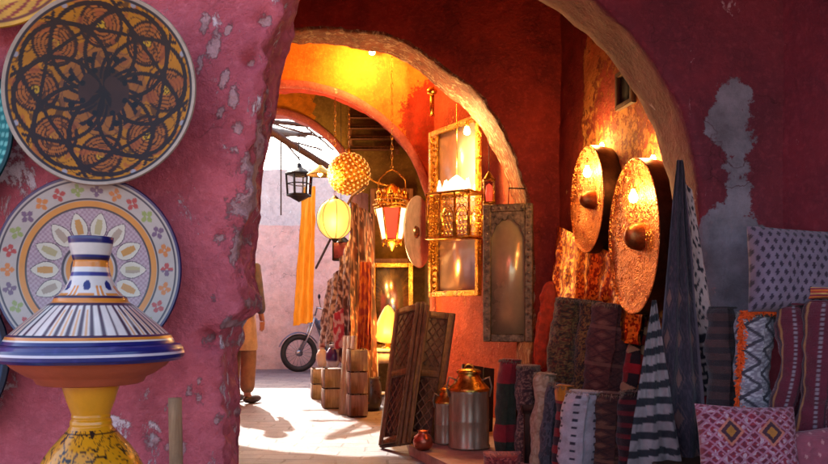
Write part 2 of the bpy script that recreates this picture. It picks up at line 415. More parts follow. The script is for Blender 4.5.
def colD(p, ty):
    if ty == 'i': return (0, 0, 0)
    x = p[0]; return ((.85 if x < pxpt(313, 0, YD)[0] and p[2] > pxpt(0, 121, YD)[1]-.0 else .0), 0, 0)
arch_wall('archway_wall', -1.756, 2.19, 1.0975, YD, TD, -3.4, .75, 4.0, M['olive'],
          'farthest low arch, olive plaster with an orange painted strip, opening on daylight', .05, .03, .008, colD, .02, mauve)
# mauve plaster lining on the two far arches is a moulding of its own
def arch_band(parent, xc, zc, r, Y0, w_, d_, mat):
    m = MB(); n = 70
    def P(u, v):
        L_ = pi*r; tot = L_+2*zc; q = u*tot
        if q < zc: x, z, dx, dz = xc-r, q, -1, 0
        elif q < zc+L_: a = pi-(q-zc)/r; x, z, dx, dz = xc+r*cos(a), zc+r*sin(a), cos(a), sin(a)
        else: x, z, dx, dz = xc+r, zc-(q-zc-L_), 1, 0
        a = v*2*pi; o = w_/2+cos(a)*w_/2; y = Y0-d_/2+sin(a)*d_*.5
        wob = .012*mn.noise(Vector((x*5, z*5, 1)))
        return Vector((x+dx*(o+wob-.02), y+wob, z+dz*(o+wob-.02)))
    m.grid(P, 110, 10, cv=True, flip=True); return m.build('arch_moulding', mat, parent)
mauve = plaster('mauve_plaster', s(190,112,110), s(160,84,84), s(226,190,180), scuff_amt=.6, ss=2)
for o_, a_ in ((bpy.data.objects['archway_wall.002'], (-1.262, 1.775, 1.441, YC)), (bpy.data.objects['archway_wall.003'], (-1.756, 2.19, 1.0975, YD))):
    arch_band(o_, *a_, .085, .05, mauve)
brickm = plaster('chipped_rim', s(176,104,70), s(120,60,44), s(226,196,170), scuff_amt=.52, bumpk=1.2, ss=3)

# near-left wall with a broken corner
YW, TW = 2.2, .24
ESH = .035
edge = [(-.1,-.57),(.58,-.562),(.75,-.56),(.89,-.572),(.95,-.56),(1.0,-.51),(1.03,-.50),(1.1,-.512),(1.19,-.51),(1.3,-.50),(1.44,-.49),(1.574,-.455),(1.68,-.44),(1.765,-.425),(1.85,-.405),(2.1,-.33),(2.5,-.12),(3.5,.3)]
dents = [(*pxpt(208,338,YW), .035, .05), (*pxpt(222,345,YW), .03, .03), (*pxpt(243,302,YW), .04, .035), (*pxpt(198,398,YW), .03, .015), (*pxpt(222,240,YW), .035, .016), (*pxpt(175,452,YW), .05, .014), (*pxpt(150,440,YW), .04, .012), (*pxpt(252,60,YW), .03, .03), (*pxpt(236,128,YW), .03, .015), (*pxpt(262,20,YW), .03, .02)]
scr = [(*pxpt(x_, y_, YW), r_/F*YW) for x_, y_, r_ in ((205,22,16),(214,48,22),(226,76,14),(236,96,18),(200,64,14),(228,28,12),(222,112,12),(190,392,10),(214,300,8),(226,322,10),(218,420,10),(200,380,7),(232,150,9),(166,408,7))]
def wall_near():
    zs = [-.05+.1*i for i in range(6)]+[.5+.0095*i for i in range(150)]+[1.93+.08*i for i in range(21)]
    fs = [0.004, .013]+[.013+.009*i for i in range(1, 70)]+[.66+.05*i for i in range(1, 46)]
    js = [i/26 for i in range(27)]
    m = MB(); cols = [('b', f) for f in reversed([.0, .02, .06, .15, .3, .6, 1, 2.4])]+[('j', q) for q in reversed(js)]+[('f', q) for q in fs]
    for z in zs:
        xe = lerp_tab(edge, z)+ESH
        for ty, q in cols:
            if ty == 'b': p = Vector((xe-q, YW+TW, z))
            elif ty == 'j': p = Vector((xe-.0, YW+.012+(TW-.02)*q, z))
            else: p = Vector((xe-q, YW+(.008 if q < .01 else 0), z))
            near = exp(-q*14) if ty == 'f' else (1 if ty == 'j' else .3)
            k = mn.noise(p*9)*.6+mn.noise(p*19)*.4; k2 = mn.noise(p*4+Vector((3, 3, 3)))
            k += .5*mn.noise(p*34)
            d = Vector((k*.028+k2*.022, -k*.012+.004*mn.noise(p*30), .0))*near
            lump = .016*fbm(p*3.1, 3)+.004*mn.noise(p*14)
            d.y += lump
            grey = 0
            for dx, dz, rr, dep in dents:
                e = exp(-((p.x-dx)**2+(p.z-dz)**2)/rr**2*1.6*(1+.6*mn.noise(p*22)))
                d.y += dep*e; grey = max(grey, e*.30)
            chipn = max(0, mn.noise(p*12)*.7+mn.noise(p*3.3)*.9-.02)*near
            for sx_, sz_, sr in scr:
                grey = max(grey, .36*exp(-(((p.x-sx_-.25*(p.z-sz_))/(sr*.45))**2+((p.z-sz_)/sr)**2)))
            m.add(p+d, (max(grey, min(.36, chipn*.55)), 0, 0))
    n = len(cols)
    for j in range(len(zs)-1):
        for i in range(n-1): m.f.append((j*n+i, j*n+i+1, (j+1)*n+i+1, (j+1)*n+i))
    return tag(m.build('plaster_wall', M['pink']), 'near pink plaster wall with a crumbling corner, hung with painted plates', 'wall')
wall_near()

def side_wall(pts, z1, th, mat, label, z0=-.05, col=None, name='side_wall'):
    """vertical wall along a plan polyline; thickness to the right-hand side of travel"""
    m = MB(); P = []
    for (x0, y0), (x1, y1) in zip(pts, pts[1:]):
        L_ = sqrt((x1-x0)**2+(y1-y0)**2); n = max(2, int(L_/.06))
        for i in range(n): P.append((x0+(x1-x0)*i/n, y0+(y1-y0)*i/n))
    P.append(pts[-1]); nzv = int((z1-z0)/.06)
    dx, dy = pts[-1][0]-pts[0][0], pts[-1][1]-pts[0][1]; L_ = sqrt(dx*dx+dy*dy); nx, ny = dy/L_, -dx/L_
    def fn(off):
        def f(u, v):
            i = min(len(P)-1, int(round(u*(len(P)-1)))); p = Vector((P[i][0]+nx*off, P[i][1]+ny*off, z0+(z1-z0)*v))
            return p+disp(p, .03, .008)
        return f
    m.grid(fn(0), len(P), nzv, (lambda u, v: col(fn(0)(u, v))) if col else None)
    m.grid(fn(th), len(P), nzv, (lambda u, v: (0, 0, 0)) if col else None, flip=True)
    return tag(m.build(name, mat), label, 'wall')
LW = [(1.47, YA+TA-.02), (1.085, YB+.02)]
side_wall(LW, 3.45, .3, M['niche'], 'amber lit plaster wall where the two hammered copper dishes hang',
          col=lambda p: (clamp(.17+.35*fbm((p.x*2, p.y*1.5, p.z*2), 3)+.25*(p.y > 5.55)), 0, 0))
side_wall([(.865, YB+TB*2-.04), (.179, YC+.02)], 3.8, .3, M['brickred'], 'red plaster wall behind the tall brass framed mirror', col=lambda p: (.0, 0, 0))
side_wall([(2.9, .9), (1.63, YA+.04)], 3.3, .3, M['maroon'], 'dark maroon wall closing the stall on the right of the cushions', col=lambda p: (0, 0, 0))
side_wall([(.19, YC+TC-.02), (.12, YD+.02)], 3.8, .3, M['olive'], 'short olive wall between the two farthest arches', col=lambda p: (0, 0, 0))
side_wall([(-2.62, YD), (-2.75, YW+TW)], 3.8, .3, M['pink'], 'pink side wall on the left of the passage behind the near wall', col=lambda p: (0, 0, 0))
side_wall([(-.55, YD+TD), (-.35, 13.6)], 2.4, .3, M['rose'], 'rose wall on the right of the open yard beyond the arches', col=lambda p: (0, 0, 0))
side_wall([(-3.6, 13.6), (-3.35, YD+TD)], 1.7, .3, M['rose'], 'low rose wall on the left of the open yard', col=lambda p: (0, 0, 0))

def slab(name, x0, x1, y0, y1, z, th, mat, label=None, kind=None, cat='ceiling'):
    m = MB(); m.grid(lambda u, v: (lambda p: p+disp(p, .05, .01))(Vector((x0+(x1-x0)*u, y0+(y1-y0)*v, z))), max(3, int((x1-x0)/.1)), max(3, int((y1-y0)/.1)), flip=True)
    m.box(((x0+x1)/2, (y0+y1)/2, z+th/2+.06), (x1-x0, y1-y0, th))
    return tag(m.build(name, mat), label, cat, kind=kind)
slab('ceiling', -3.0, 1.9, YA+TA-.04, YB+.04, 3.42, .15, M['ceil'], 'dark ceiling between the near arch and the red arch')
slab('ceiling', -3.0, 1.0, YB+TB-.04, YC+.04, 3.78, .15, M['orange'], 'orange ceiling between the red arch and the lamp arch')
slab('ceiling', -3.5, .8, YC+TC-.04, YD+.04, 3.75, .15, M['olive'], 'olive ceiling between the two farthest arches')
slab('ceiling', .15, 3.4, -3.2, YA+.04, 3.0, .15, M['ceil'], 'unseen awning added to shade the textile stall on the right')  # out of view, added to keep daylight off the right-hand stall

# far wall and the pale house behind
def farw():
    m = MB(); m.grid(lambda u, v: (lambda p: p+disp(p, .05, .012))(Vector((-4+5*u, 13.3, -.05+2.45*v))), 84, 42)
    m.box((-1.5, 13.55, 1.2), (5, .3, 2.35)); return m.build('yard_wall', M['rose'])
tag(farw(), 'pale rose yard wall closing the alley behind the motorbike', 'wall')
h = thing('pale_house', 'pale cream house rising above the yard wall at the end of the alley', 'house', (-2.3, 14.6, 0))
hb = MB(); hb.grid(lambda u, v: (lambda p: p+disp(p, .03, .008))(Vector((-3+6*u, 0, 3.55*v))), 70, 50); hb.box((0, .6, 1.76), (6, 1, 3.5)); hb.build('wall', M['pale'], h)
for wx in (-2.2, 1.9):
    wf = MB(); 
    for q, sz in (((wx-.3, -.03, 2.9), (.06, .08, .66)), ((wx+.3, -.03, 2.9), (.06, .08, .66)), ((wx, -.03, 3.26), (.66, .08, .06)), ((wx, -.03, 2.54), (.72, .1, .06))): wf.box(q, sz, bev=.008)
    wo = wf.build('window', M['wood_pale'], h); MB().box((wx, -.012, 2.9), (.54, .02, .66)).build('pane', simple('dusty_glass', s(150,150,160), .15), wo)

# roof poles over the yard
def beam(a, b, r, lab):
    a = Vector(a); b = Vector(b); n = 14
    m = MB(); m.tube([a.lerp(b, i/(n-1))+Vector((0, 0, .02*mn.noise(Vector((i*.6, a.x, 0))))) for i in range(n)], [r*(1+.12*mn.noise(Vector((i*.9, r*50, 2)))) for i in range(n)], 8)
    return tag(m.build('roof_pole', M['wood_dark']), lab, 'pole', 'poles over the yard')
beam(W(250,127,10.4), W(305,141,13.4)+Vector((0,0,.1)), .045, 'dark roof pole slanting across the top of the far arch')
beam(W(255,122,10.6), W(330,168,10.9), .05, 'dark roof pole sloping down to the hanging black lantern')
beam(W(240,118,12), W(335,128,12), .035, 'thin upper roof pole high in the far arch')
beam(W(240,136,12.6), W(312,134,12.9), .035, 'thin level roof pole behind the slanting ones')
beam(W(281,140,13.1), W(281,215,13.2), .012, 'thin upright pole before the pale house')
for i, (xa, ya, xb, yb, Yq, lab) in enumerate([(252,118,330,140,11.2,'split cane at the very top of the far arch'),(246,128,322,150,11.6,'split cane under the upper roof pole'),(262,116,300,160,12.0,'bent cane crossing the slanting pole'),(300,122,334,150,11.9,'short cane on the right above the brass shade')]):
    beam(W(xa, ya, Yq), W(xb, yb, Yq+.3), .014, lab)
# ledge under the goods on the right
m = MB(); e = [W(388,446,5.75), W(425,470,5.2), W(520,500,4.4)]
lp = [(-.09, 6.35), (-.03, 5.45), (.12, 5.0), (.35, 4.4), (1.4, 4.3), (1.1, 6.1), (.84, 6.5), (.3, 7.6), (.1, 7.7)]
b0 = len(m.v)
for z in (.0, .075):
    for x, y in lp: m.add((x, y, z))
for x, y in lp: m.add((x+.012*(-1 if x < .4 else 0), y, .085) if False else (x, y, .085))
n = len(lp)
for k in range(2):
    for i in range(n): m.f.append((k*n+i, k*n+(i+1) % n, (k+1)*n+(i+1) % n, (k+1)*n+i))
m.f.append(tuple(2*n+i for i in range(n)))
tag(m.build('pavement', simple('stone_ledge', s(200,160,140), .8, 0, .3, 6, .6, 30), smooth=False), kind='structure')

# ------------------------------------------------------------------ plates on the near wall
def dish(name, px, py, Yp, rpx, colfn, mat, label, prof=None, nr=110, seg=320, tilt=0, cat='plate', group='painted plates on the pink wall', spin=0):
    c = W(px, py, Yp); R = rpx/F*Yp
    prof = prof or (lambda q: .055*q**2.2)            # dish depth along its axis
    o = MB(); pr = []; 
    pts = [(R*q/nr, R*prof(q/nr)) for q in range(nr+1)]
    def cf(r, t, z, k): return colfn(min(1, r/R), t+spin)
    o.lathe(pts, seg, (0,0,0), cf)
    back = [(R, R*prof(1)), (R*1.012, R*prof(1)-.004), (R*.99, R*prof(1)-.014), (R*.6, -.012), (R*.5, -.025), (.001, -.02)]
    o.lathe(back, seg//4, (0,0,0), lambda r, t, z, k: colfn(1, t))
    ob = o.build(name, mat); ob.location = c; ob.rotation_euler = (pi/2+tilt, 0, 0)
    return tag(ob, label, cat, group)
OCH, DRK = s(206,140,30), s(42,28,30)
def c_plate1(r, t):
    x, y = r*cos(t), r*sin(t); c = s(206,128,8)
    n = mn.noise(Vector((x*7, y*7, 0))); n2 = mn.noise(Vector((x*3, y*3, 5)))
    # scrolls
    a8 = (t*8/(2*pi)) % 1-.5
    if .45 < r < .93:
        cc = 8; k = round(t/(2*pi/cc)); th = k*2*pi/cc; dx, dy = x-.68*cos(th), y-.68*sin(th); rr = sqrt(dx*dx+dy*dy); an = atan2(dy, dx)
        if rr < .2:
            c = s(190,104,34); 
            if (rr*26-an/ (2*pi)*1.0) % 1 < .30: c = s(58,28,18)
            elif rr < .05: c = s(226,170,30)
        elif rr < .23: c = s(60,30,20)
    if abs(n) < .055: c = mix(c, s(70,34,16), .8)
    if n > .28: c = mix(c, s(176,86,40), .7)
    if r < .46: c = mix(c, s(170,100,60), .5)
    if .14 < r < .42 and (t*16/(2*pi)+r*4) % 1 < .35: c = s(50,30,34)
    # interlaced dark strapwork
    def strap(q, w_=.022): return abs(q) < w_
    hit = False
    for k in range(8):
        th = k*pi/4+.2; 
        if strap(sqrt((x-.46*cos(th))**2+(y-.46*sin(th))**2)-.44): hit = True
        if strap(x*cos(th+.39)+y*sin(th+.39)-.62, .018) and r < .93: hit = True
    if hit: c = s(52,30,24)
    if r < .27: c = mix(c, s(44,24,24), .85) if n2 < .1 else s(84,50,40)
    for k in range(8):
        th = k*pi/4+.39
        for rr, q in ((.93, .024), (.36, .035), (.24, .03)):
            if (x-rr*cos(th))**2+(y-rr*sin(th))**2 < q*q: c = s(170,160,165) if rr > .9 else s(30,22,26)
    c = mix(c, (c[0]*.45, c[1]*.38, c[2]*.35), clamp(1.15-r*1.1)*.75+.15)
    if r > .965: c = s(186,160,140)
    elif r > .945: c = s(56,44,46)
    return c
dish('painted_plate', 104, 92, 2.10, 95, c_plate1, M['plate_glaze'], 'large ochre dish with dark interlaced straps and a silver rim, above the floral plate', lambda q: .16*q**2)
FL = [s(190,40,48), s(220,120,40), s(110,70,110), s(150,160,80)]
def c_plate2(r, t):
    x, y = r*cos(t), r*sin(t); cream = s(198,178,168)
    if r > .975: return s(52,36,96)
    if r > .955: return cream
    if r > .935: return s(48,30,60)
    if r > .765:
        c = cream; n = 26; k = round(t/(2*pi/n)); th = k*2*pi/n; dx, dy = x-.85*cos(th), y-.85*sin(th)
        a = atan2(dy, dx)-th; rr = sqrt(dx*dx+dy*dy)
        col = FL[k % 4]
        if rr < .072*abs(cos(2*a))**.5 and rr > .012: c = col
        return c
    if r > .745: return s(48,30,50)
    if r > .735: return cream
    if r > .675: return s(232,140,40)
    if r > .655: return s(48,30,50)
    if r > .30:
        c = s(170,132,148) if (sin(x*120)*sin(y*120) > 0) else s(196,164,172)
        n = 14; w_ = 2*pi/n; k = round(t/w_); th = k*w_; u = x*cos(th)+y*sin(th); v = -x*sin(th)+y*cos(th)
        q = (u-.33)/(.62-.33)
        if 0 < q < 1:
            wd = .085*sin(pi*q**.8)**.8
            if abs(v) < wd:
                c = s(230,216,196)
                if abs(v) < wd-.016: c = s(226,210,188)
                if abs(v) < wd*.45 and .2 < q < .75: c = (s(190,170,120), s(206,140,60), s(176,150,130))[k % 3]
            elif abs(v) < wd+.01: c = s(90,60,80)
        return c
    if r > .275: return s(48,30,60)
    if r > .255: return cream
    if r > .21: return s(232,140,40)
    if r > .19: return s(60,36,60)
    return s(206,184,180)
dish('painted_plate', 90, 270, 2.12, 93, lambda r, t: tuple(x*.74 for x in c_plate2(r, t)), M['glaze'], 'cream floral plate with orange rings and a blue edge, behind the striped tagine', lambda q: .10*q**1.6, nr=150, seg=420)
def c_plate0(r, t):
    k = (t*20/(2*pi)+r*9) % 1
    if r > .95: return s(222,160,60)
    if r > .92: return s(120,60,40)
    if r > .76: return s(214,150,50) if k < .62 else s(150,60,40)
    return s(226,170,70) if (r*10) % 1 < .6 else s(180,110,40)
dish('painted_plate', -6, -66, 2.12, 95, c_plate0, M['plate_glaze'], 'yellow plate with brick red swirls, cut off by the top left corner', nr=60, seg=240)
def c_teal(r, t):
    if r > .96: return s(20,60,64)
    if r > .80: return s(120,190,180) if ((t*60/(2*pi)) % 1 < .35 and (r*38) % 1 < .6) else s(20,112,112)
    return s(24,122,120) if (r*12) % 1 < .7 else s(120,180,170)
dish('painted_plate', -76, 128, 2.12, 91, c_teal, M['plate_glaze'], 'teal plate with pale dashes at the left edge', nr=60, seg=240)
def c_navy(r, t): return s(24,30,52) if r < .9 else (s(60,80,110) if r < .95 else s(20,22,40))
dish('painted_plate', -80, 356, 2.12, 91, c_navy, M['plate_glaze'], 'dark blue plate at the left edge beside the striped tagine', nr=40, seg=160)

# ------------------------------------------------------------------ the two tagines
Yt = 1.75; k = Yt/F
T = thing('striped_tagine', 'blue rimmed tagine with white and dark striped cone lid, standing on the yellow one', 'tagine', W(91, 384, Yt))
def zz(py): return (384-py)*k
NAVY, CRM, ORG = s(30,34,104), s(228,214,204), s(226,136,48)
# base dish, terracotta with blue rim
pf = [(0, .001), (28*k, 0), (46*k, zz(383.5)), (50*k, zz(382)), (53*k, zz(377)), (60*k, zz(374)), (72*k, zz(366)), (80*k, zz(358))]
MB().lathe(pf, 96).build('base_dish', M['terracotta'], T)
pf = [(78*k, zz(359)), (86*k, zz(360)), (89.5*k, zz(357)), (90*k, zz(353)), (89*k, zz(348)), (86*k, zz(344.5)), (80*k, zz(343)), (74*k, zz(345)), (60*k, zz(352)), (1e-4, zz(354))]
def finep(pr, n):
    o = []
    for a, b in zip(pr, pr[1:]):
        for i in range(n): o.append((a[0]+(b[0]-a[0])*i/n, a[1]+(b[1]-a[1])*i/n))
    return o+[pr[-1]]
def crim(r, t, z, q):
    if r < 77*k: return CRM if r < 70*k else NAVY
    y = 384-z/k
    if 350.6 < y < 353.2 and r > 80*k: return s(216,200,210)
    return NAVY if mn.noise(Vector((t*14, z*90, 0))) < .35 else s(48,46,120)
MB().lathe(finep(pf, 8), 160, col=crim).build('rim', M['glaze'], T)
# conical lid: bands read off from bottom (344) to top (237)
prof = [(81*k, zz(343)), (80*k, zz(341)), (78*k, zz(337.5)), (77*k, zz(335)), (74*k, zz(333.5)), (66*k, zz(326)), (52*k, zz(314)), (41*k, zz(305)), (36*k, zz(302)), (35*k, zz(300)), (34*k, zz(297)), (30*k, zz(295)), (24*k, zz(288)), (20*k, zz(279)), (18*k, zz(272)), (17.5*k, zz(269)), (16.5*k, zz(262)), (18*k, zz(256)), (20*k, zz(248)), (21.5*k, zz(240)), (21.5*k, zz(237.5)), (20*k, zz(237)), (19*k, zz(239)), (14*k, zz(248)), (1e-4, zz(250))]
def clid(r, t, z, q):
    y = 384-z/k
    if q > .86: return NAVY
    if y > 339.5: return NAVY
    if y > 335.5: return ORG if y < 338.5 else CRM
    if y > 333.6: return s(48,30,70)
    if y > 305:
        a = (t*42/(2*pi)) % 1
        if a < .34: return s(60,38,62)
        if a < .40: return CRM
        if .62 < a < .74: return s(220,150,80) if y > 309 else CRM
        return CRM
    if y > 303: return s(52,32,70)
    if y > 298.5: return ORG
    if y > 296: return s(52,32,70)
    if y > 276:
        a = (t*7/(2*pi)) % 1-.5; h_ = (y-286)/10
        if (a*3.0)**2+h_*h_ < .25 and y < 292: return s(36,44,110)
        if abs(abs(a)-.42) < .05 and y > 286: return ORG
        if y > 293.5 and abs(a) < .3: return ORG
        return CRM
    if y > 272: return s(60,60,130)
    if y > 267: return CRM
    if y > 261: return ORG
    if y > 258.5: return s(48,30,60)
    if y > 255: return NAVY
    if y > 244: return CRM
    return NAVY
MB().lathe(finep(prof, 7), 216, col=clid).build('lid', M['glaze'], T)

T2 = thing('yellow_tagine', 'ochre yellow glazed tagine painted with black scrolls under the striped one', 'tagine', W(91, 384, Yt)-Vector((0, 0, .36)))
T2z = .36
def z2(py): return T2z+(384-py)*k
pf = [(1e-4, z2(388)), (24*k, z2(387.5)), (25.5*k, z2(386)), (26.5*k, z2(384.5)), (27*k, z2(386)), (26.5*k, z2(388)), (23*k, z2(400)), (19.5*k, z2(410)), (18*k, z2(414)), (18.6*k, z2(416)), (18*k, z2(418)), (19.5*k, z2(420)), (20*k, z2(423)), (19.6*k, z2(425)), (22*k, z2(429)), (28*k, z2(436)), (37*k, z2(446)), (44*k, z2(456)), (49*k, z2(466)), (62*k, z2(486)), (76*k, z2(502)), (80*k, z2(506)), (80*k, z2(509))]
def cyel(r, t, z, q):
    y = 384-(z-T2z)/k; c = s(232,152,18)
    if 428 < y < 505:
        x_ = t*28*k; n = mn.noise(Vector((cos(t)*3.2, sin(t)*3.2, y*.09))); n2 = mn.noise(Vector((cos(t)*6, sin(t)*6, y*.16+7)))
        if cos(t+1.0) > -.35 and (abs(n) < .045 or n2 > .42): c = s(40,28,24)
        elif abs(n2) < .035: c = s(150,92,26)
        if abs(y-431) < .8 or abs(y-470) < .8: c = s(50,34,24)
    return c
MB().lathe(finep(pf, 6), 200, col=cyel).build('lid', M['glaze'], T2)
MB().lathe([(1e-4, z2(545)), (50*k, z2(544)), (70*k, z2(530)), (84*k, z2(512)), (88*k, z2(507)), (84*k, z2(505)), (70*k, z2(512)), (1e-4, z2(513))], 96, col=lambda r, t, z, q: s(232,152,18)).build('base_dish', M['glaze'], T2)
# plinth that carries them (below the frame)
tz = W(91, 384, Yt).z-.36+z2(545)
T2.location.z = tz-z2(545)+.0
m = MB(); m.box((-.86, 1.72, tz-.02), (.62, .36, .036), bev=.006); pl = m.build('plank_table', M['wood_pale'])
tag(pl, 'plank table under the tagines at the bottom left corner', 'table')
for x in (-1.13, -.59):
    for y in (1.58, 1.86): MB().box((x, y, (tz-.04)/2+.01), (.04, .04, tz-.06), bev=.004).build('leg', M['wood_pale'], pl)
m = MB(); m.lathe(finep([(1e-4, 0), (.05, 0), (.10, .012), (.125, .028), (.128, .032), (.122, .032), (.09, .018), (1e-4, .008)], 3), 64, col=lambda r, t, z, q: NAVY if r > .1 else CRM)
o = m.build('small_bowl', M['glaze']); o.location = (-1.0, 1.60, tz+.0); tag(o, 'navy rimmed bowl at the very bottom left corner', 'bowl')
# wooden post
a, b = W(180, 500, 2.1), W(175, 398, 2.1); a.z = .02
m = MB(); m.tube([a.lerp(b, i/12)+Vector((.002*mn.noise(Vector((i, 0, 0))), 0, 0)) for i in range(13)], .0175, 12)
tag(m.build('wooden_stake', M['wood_pale']), 'round pale wooden stake standing against the pink wall', 'stake')

# ------------------------------------------------------------------ textiles
def hash_(t_): return (sum((i+1)*ord(c) for i, c in enumerate(t_)) % 997)/997
def thr(x, n): return ((x*n) % 1)
def roll(label, p0, p1, rx, ry, col, name='rolled_rug', mat='rug', group=None, seg=92, nv=140, yaw=0, cat='rug', lump=.010, flap=.012, sd=0, droop=0):
    bend = (hash_(label)-.5)*.05; sd = sd or hash_(label+'x')*9
    """upright rolled or folded textile from foot p0 to head p1 with a spiral section"""
    p0 = Vector(p0); p1 = Vector(p1); ax = (p1-p0).normalized(); sx = Vector((cos(yaw), sin(yaw), 0)); sx = (sx-ax*sx.dot(ax)).normalized(); sy = ax.cross(sx)
    H = (p1-p0).length; m = MB()
    def P(u, v):
        t = u*2*pi*1.12-2.3; e = 1+flap/max(rx, ry)*(u-.5)*2
        endr = 1-.22*(max(0, (v-.93)/.07))**2-.05*max(0, (.04-v)/.04)
        q = p0+ax*(H*v)+sx*(rx*e*cos(t)*endr)+sy*(ry*e*sin(t)*endr)
        q = q+sx*bend*4*v*(1-v)+sy*bend*.5*sin(v*5+sd)
        w_ = 1.5*lump*mn.noise(Vector((q.x*9+sd, q.y*9, q.z*7)))+lump*.5*mn.noise(Vector((u*9, v*14, sd)))
        return q+(sx*cos(t)+sy*sin(t))*w_*1.6+Vector((0, 0, -droop*(v**4)*abs(cos(t))))
    m.grid(P, seg, nv, lambda u, v: col(u, v))
    # spiral layers seen on the end
    pts = []
    for i in range(70):
        f = i/69; t = f*2*pi*4; e = .12+.80*f; pts.append(p1+ax*(.002-.004*(1-f))+sx*rx*e*cos(t)+sy*ry*e*sin(t))
    m.tube(pts, min(rx, ry)*.10, 5, mix(col(.3, .98), (0, 0, 0), .15))
    b = len(m.v)
    cc = mix(col(.5, .97), (0, 0, 0), .35)
    m.add(p1-ax*.008, cc)
    for i in range(24): t = 2*pi*i/24; m.add(p1-ax*.008+sx*rx*.93*cos(t)+sy*ry*.93*sin(t), cc)
    for i in range(24): m.f.append((b, b+1+i, b+1+(i+1) % 24))
    o = m.build(name, M[mat])
    if cat == 'rug':
        rnd = random.Random(int(hash_(label)*1e4)); fm = MB(); cf_ = mix(col(.5, .5), s(200,180,150), .6)
        for i in range(150):
            u = rnd.random(); q = P(u, rnd.choice([.992, .985])); d = (sx*cos(u*2*pi*1.12-2.3)+sy*sin(u*2*pi*1.12-2.3))
            e = q+d*rnd.uniform(.003, .012)+ax*rnd.uniform(-.004, .016); fm.tube([q, e, e+d*.004+Vector((rnd.uniform(-.006, .006), 0, -rnd.uniform(.0, .022)))], [.0016, .0014, .0008], 3, cf_)
        fm.build('fringe', M['cloth'], o)
    return tag(o, label, cat, group)
def R_(px0, py0, px1, py1, Y, w_, **kw):
    return W(px0, py0, Y), W(px1, py1, Y), w_/2/F*Y
def kilim(c0, c1, c2, nu=5, nv=9, z=0):
    def f(u, v):
        a = abs(thr(u, nu)-.5)*2; b = abs(thr(v, nv)-.5)*2; d = a+b
        if thr(v, nv/3) < .10: return c2
        if d < .45: return c2
        if d < .8: return c0
        if d < 1.0: return c1
        return c0 if (int(u*nu*6)+int(v*nv*5)) % 2 else mix(c0, c1, .5)
    return f
def speckle(cols, sc=26, sd=0, band=None):
    def f(u, v):
        n = 1.3*mn.noise(Vector((u*sc*1.6, v*sc*1.5, sd)))+.8*mn.noise(Vector((u*sc*.6, v*sc*.5, sd+4)))
        k = clamp((n+.6)/1.2, 0, .999); c = cols[int(k*len(cols))]
        if band and thr(v, band) < .08: c = mix(c, (0,0,0), .5)
        return c
    return f
G_ = 'rugs rolled and stacked below the copper dishes'
# lower front row, standing on the ledge
p0, p1, rr = R_(506,476, 511,360, 5.0, 20); roll('slim rolled rug in dark green and crimson bands, beside the tin cans', p0, p1, rr, rr, lambda u, v: s(150,24,36) if (v > .80 or .30 < v < .45) else mix(s(50,62,38), s(34,40,30), .5+.5*mn.noise(Vector((u*30, v*50, 0)))), group=G_)
p0, p1, rr = R_(526,474, 528,366, 4.9, 25); roll('rolled rug speckled brown and beige, next to the green banded roll', p0, p1, rr, rr, speckle([s(60,34,36), s(96,60,56), s(150,116,100), s(70,40,40)], 20, 2), group=G_)
p0, p1, rr = R_(537,480, 547,374, 4.75, 20); roll('plain cream rolled rug leaning between brown and grey rolls', p0, p1, rr, rr, speckle([s(208,176,142), s(190,154,120), s(216,188,156)], 12, 3), group=G_)
p0, p1, rr = R_(548,482, 556,384, 4.65, 17); roll('slate grey rolled rug squeezed beside the cream one', p0, p1, rr, rr, speckle([s(74,74,84), s(96,92,100), s(60,58,66)], 14, 4), group=G_)
p0, p1, rr = R_(561,486, 565,386, 4.55, 18); roll('rolled rug with a yellow top over crimson and dark bands', p0, p1, rr, rr, lambda u, v: s(226,140,30) if v > .86 else (s(150,30,34) if thr(v, 6) < .5 else s(50,28,40)), group=G_)
p0, p1, rr = R_(580,492, 585,392, 4.42, 36)
def dotw(u, v):
    a = thr(u, 7); b = thr(v, 13); return s(60,60,76) if (abs(a-.5) < .13 and abs(b-.5) < .16) else s(206,200,208)
roll('white rolled rug with small dark dots in front of the stack', p0, p1, rr, rr*.8, dotw, group=G_)
p0, p1, rr = R_(606,494, 612,394, 4.42, 40); roll('brown rolled rug with a faint diamond weave, right of the white dotted one', p0, p1, rr, rr*.8, kilim(s(92,50,42), s(58,32,32), s(130,84,64), 5, 9), group=G_)
p0, p1, rr = R_(636,494, 634,392, 4.30, 26); roll('dark rug rolled beside the zebra cloth, maroon with black bands', p0, p1, rr, rr*.8, lambda u, v: s(110,24,34) if thr(v, 9) < .4 else s(40,22,28), group=G_)
# crimson folded cloth at the bottom edge
def cushion(label, c, w_, h_, th, col, yaw=0, pitch=0, rollz=0, name='cushion', mat='cloth', nu=70, group=None, cat='cushion'):
    m = MB(); R = Rz(yaw) @ Rx(pitch) @ Ry(rollz)
    for sg in (-1, 1):
        def P(u, v, sg=sg):
            a, b = u*2-1, v*2-1; e = max(0, (1-a**4))*max(0, (1-b**4)); pin = 1-.06*(1-abs(a)**2)*(abs(b)**3)
            pin2 = 1-.06*(1-abs(b)**2)*(abs(a)**3)
            wr = .010*mn.noise(Vector((a*3+c[0]*5, b*3, c[1])))+.004*mn.noise(Vector((a*9, b*9, 3)))
            return Vector(c)+R @ Vector((a*w_/2*pin2, -sg*(th/2*e**.55+wr*e), b*h_/2*pin))
        m.grid(P, nu, nu, col, flip=(sg < 0))
    o = m.build(name, M[mat]); return tag(o, label, cat, group)
cushion('crimson folded cloth lying at the foot of the rolled rugs', W(502, 462, 4.6), .22, .12, .2, speckle([s(150,50,48), s(110,30,40), s(180,90,80)], 8), name='folded_cloth', cat='cloth')
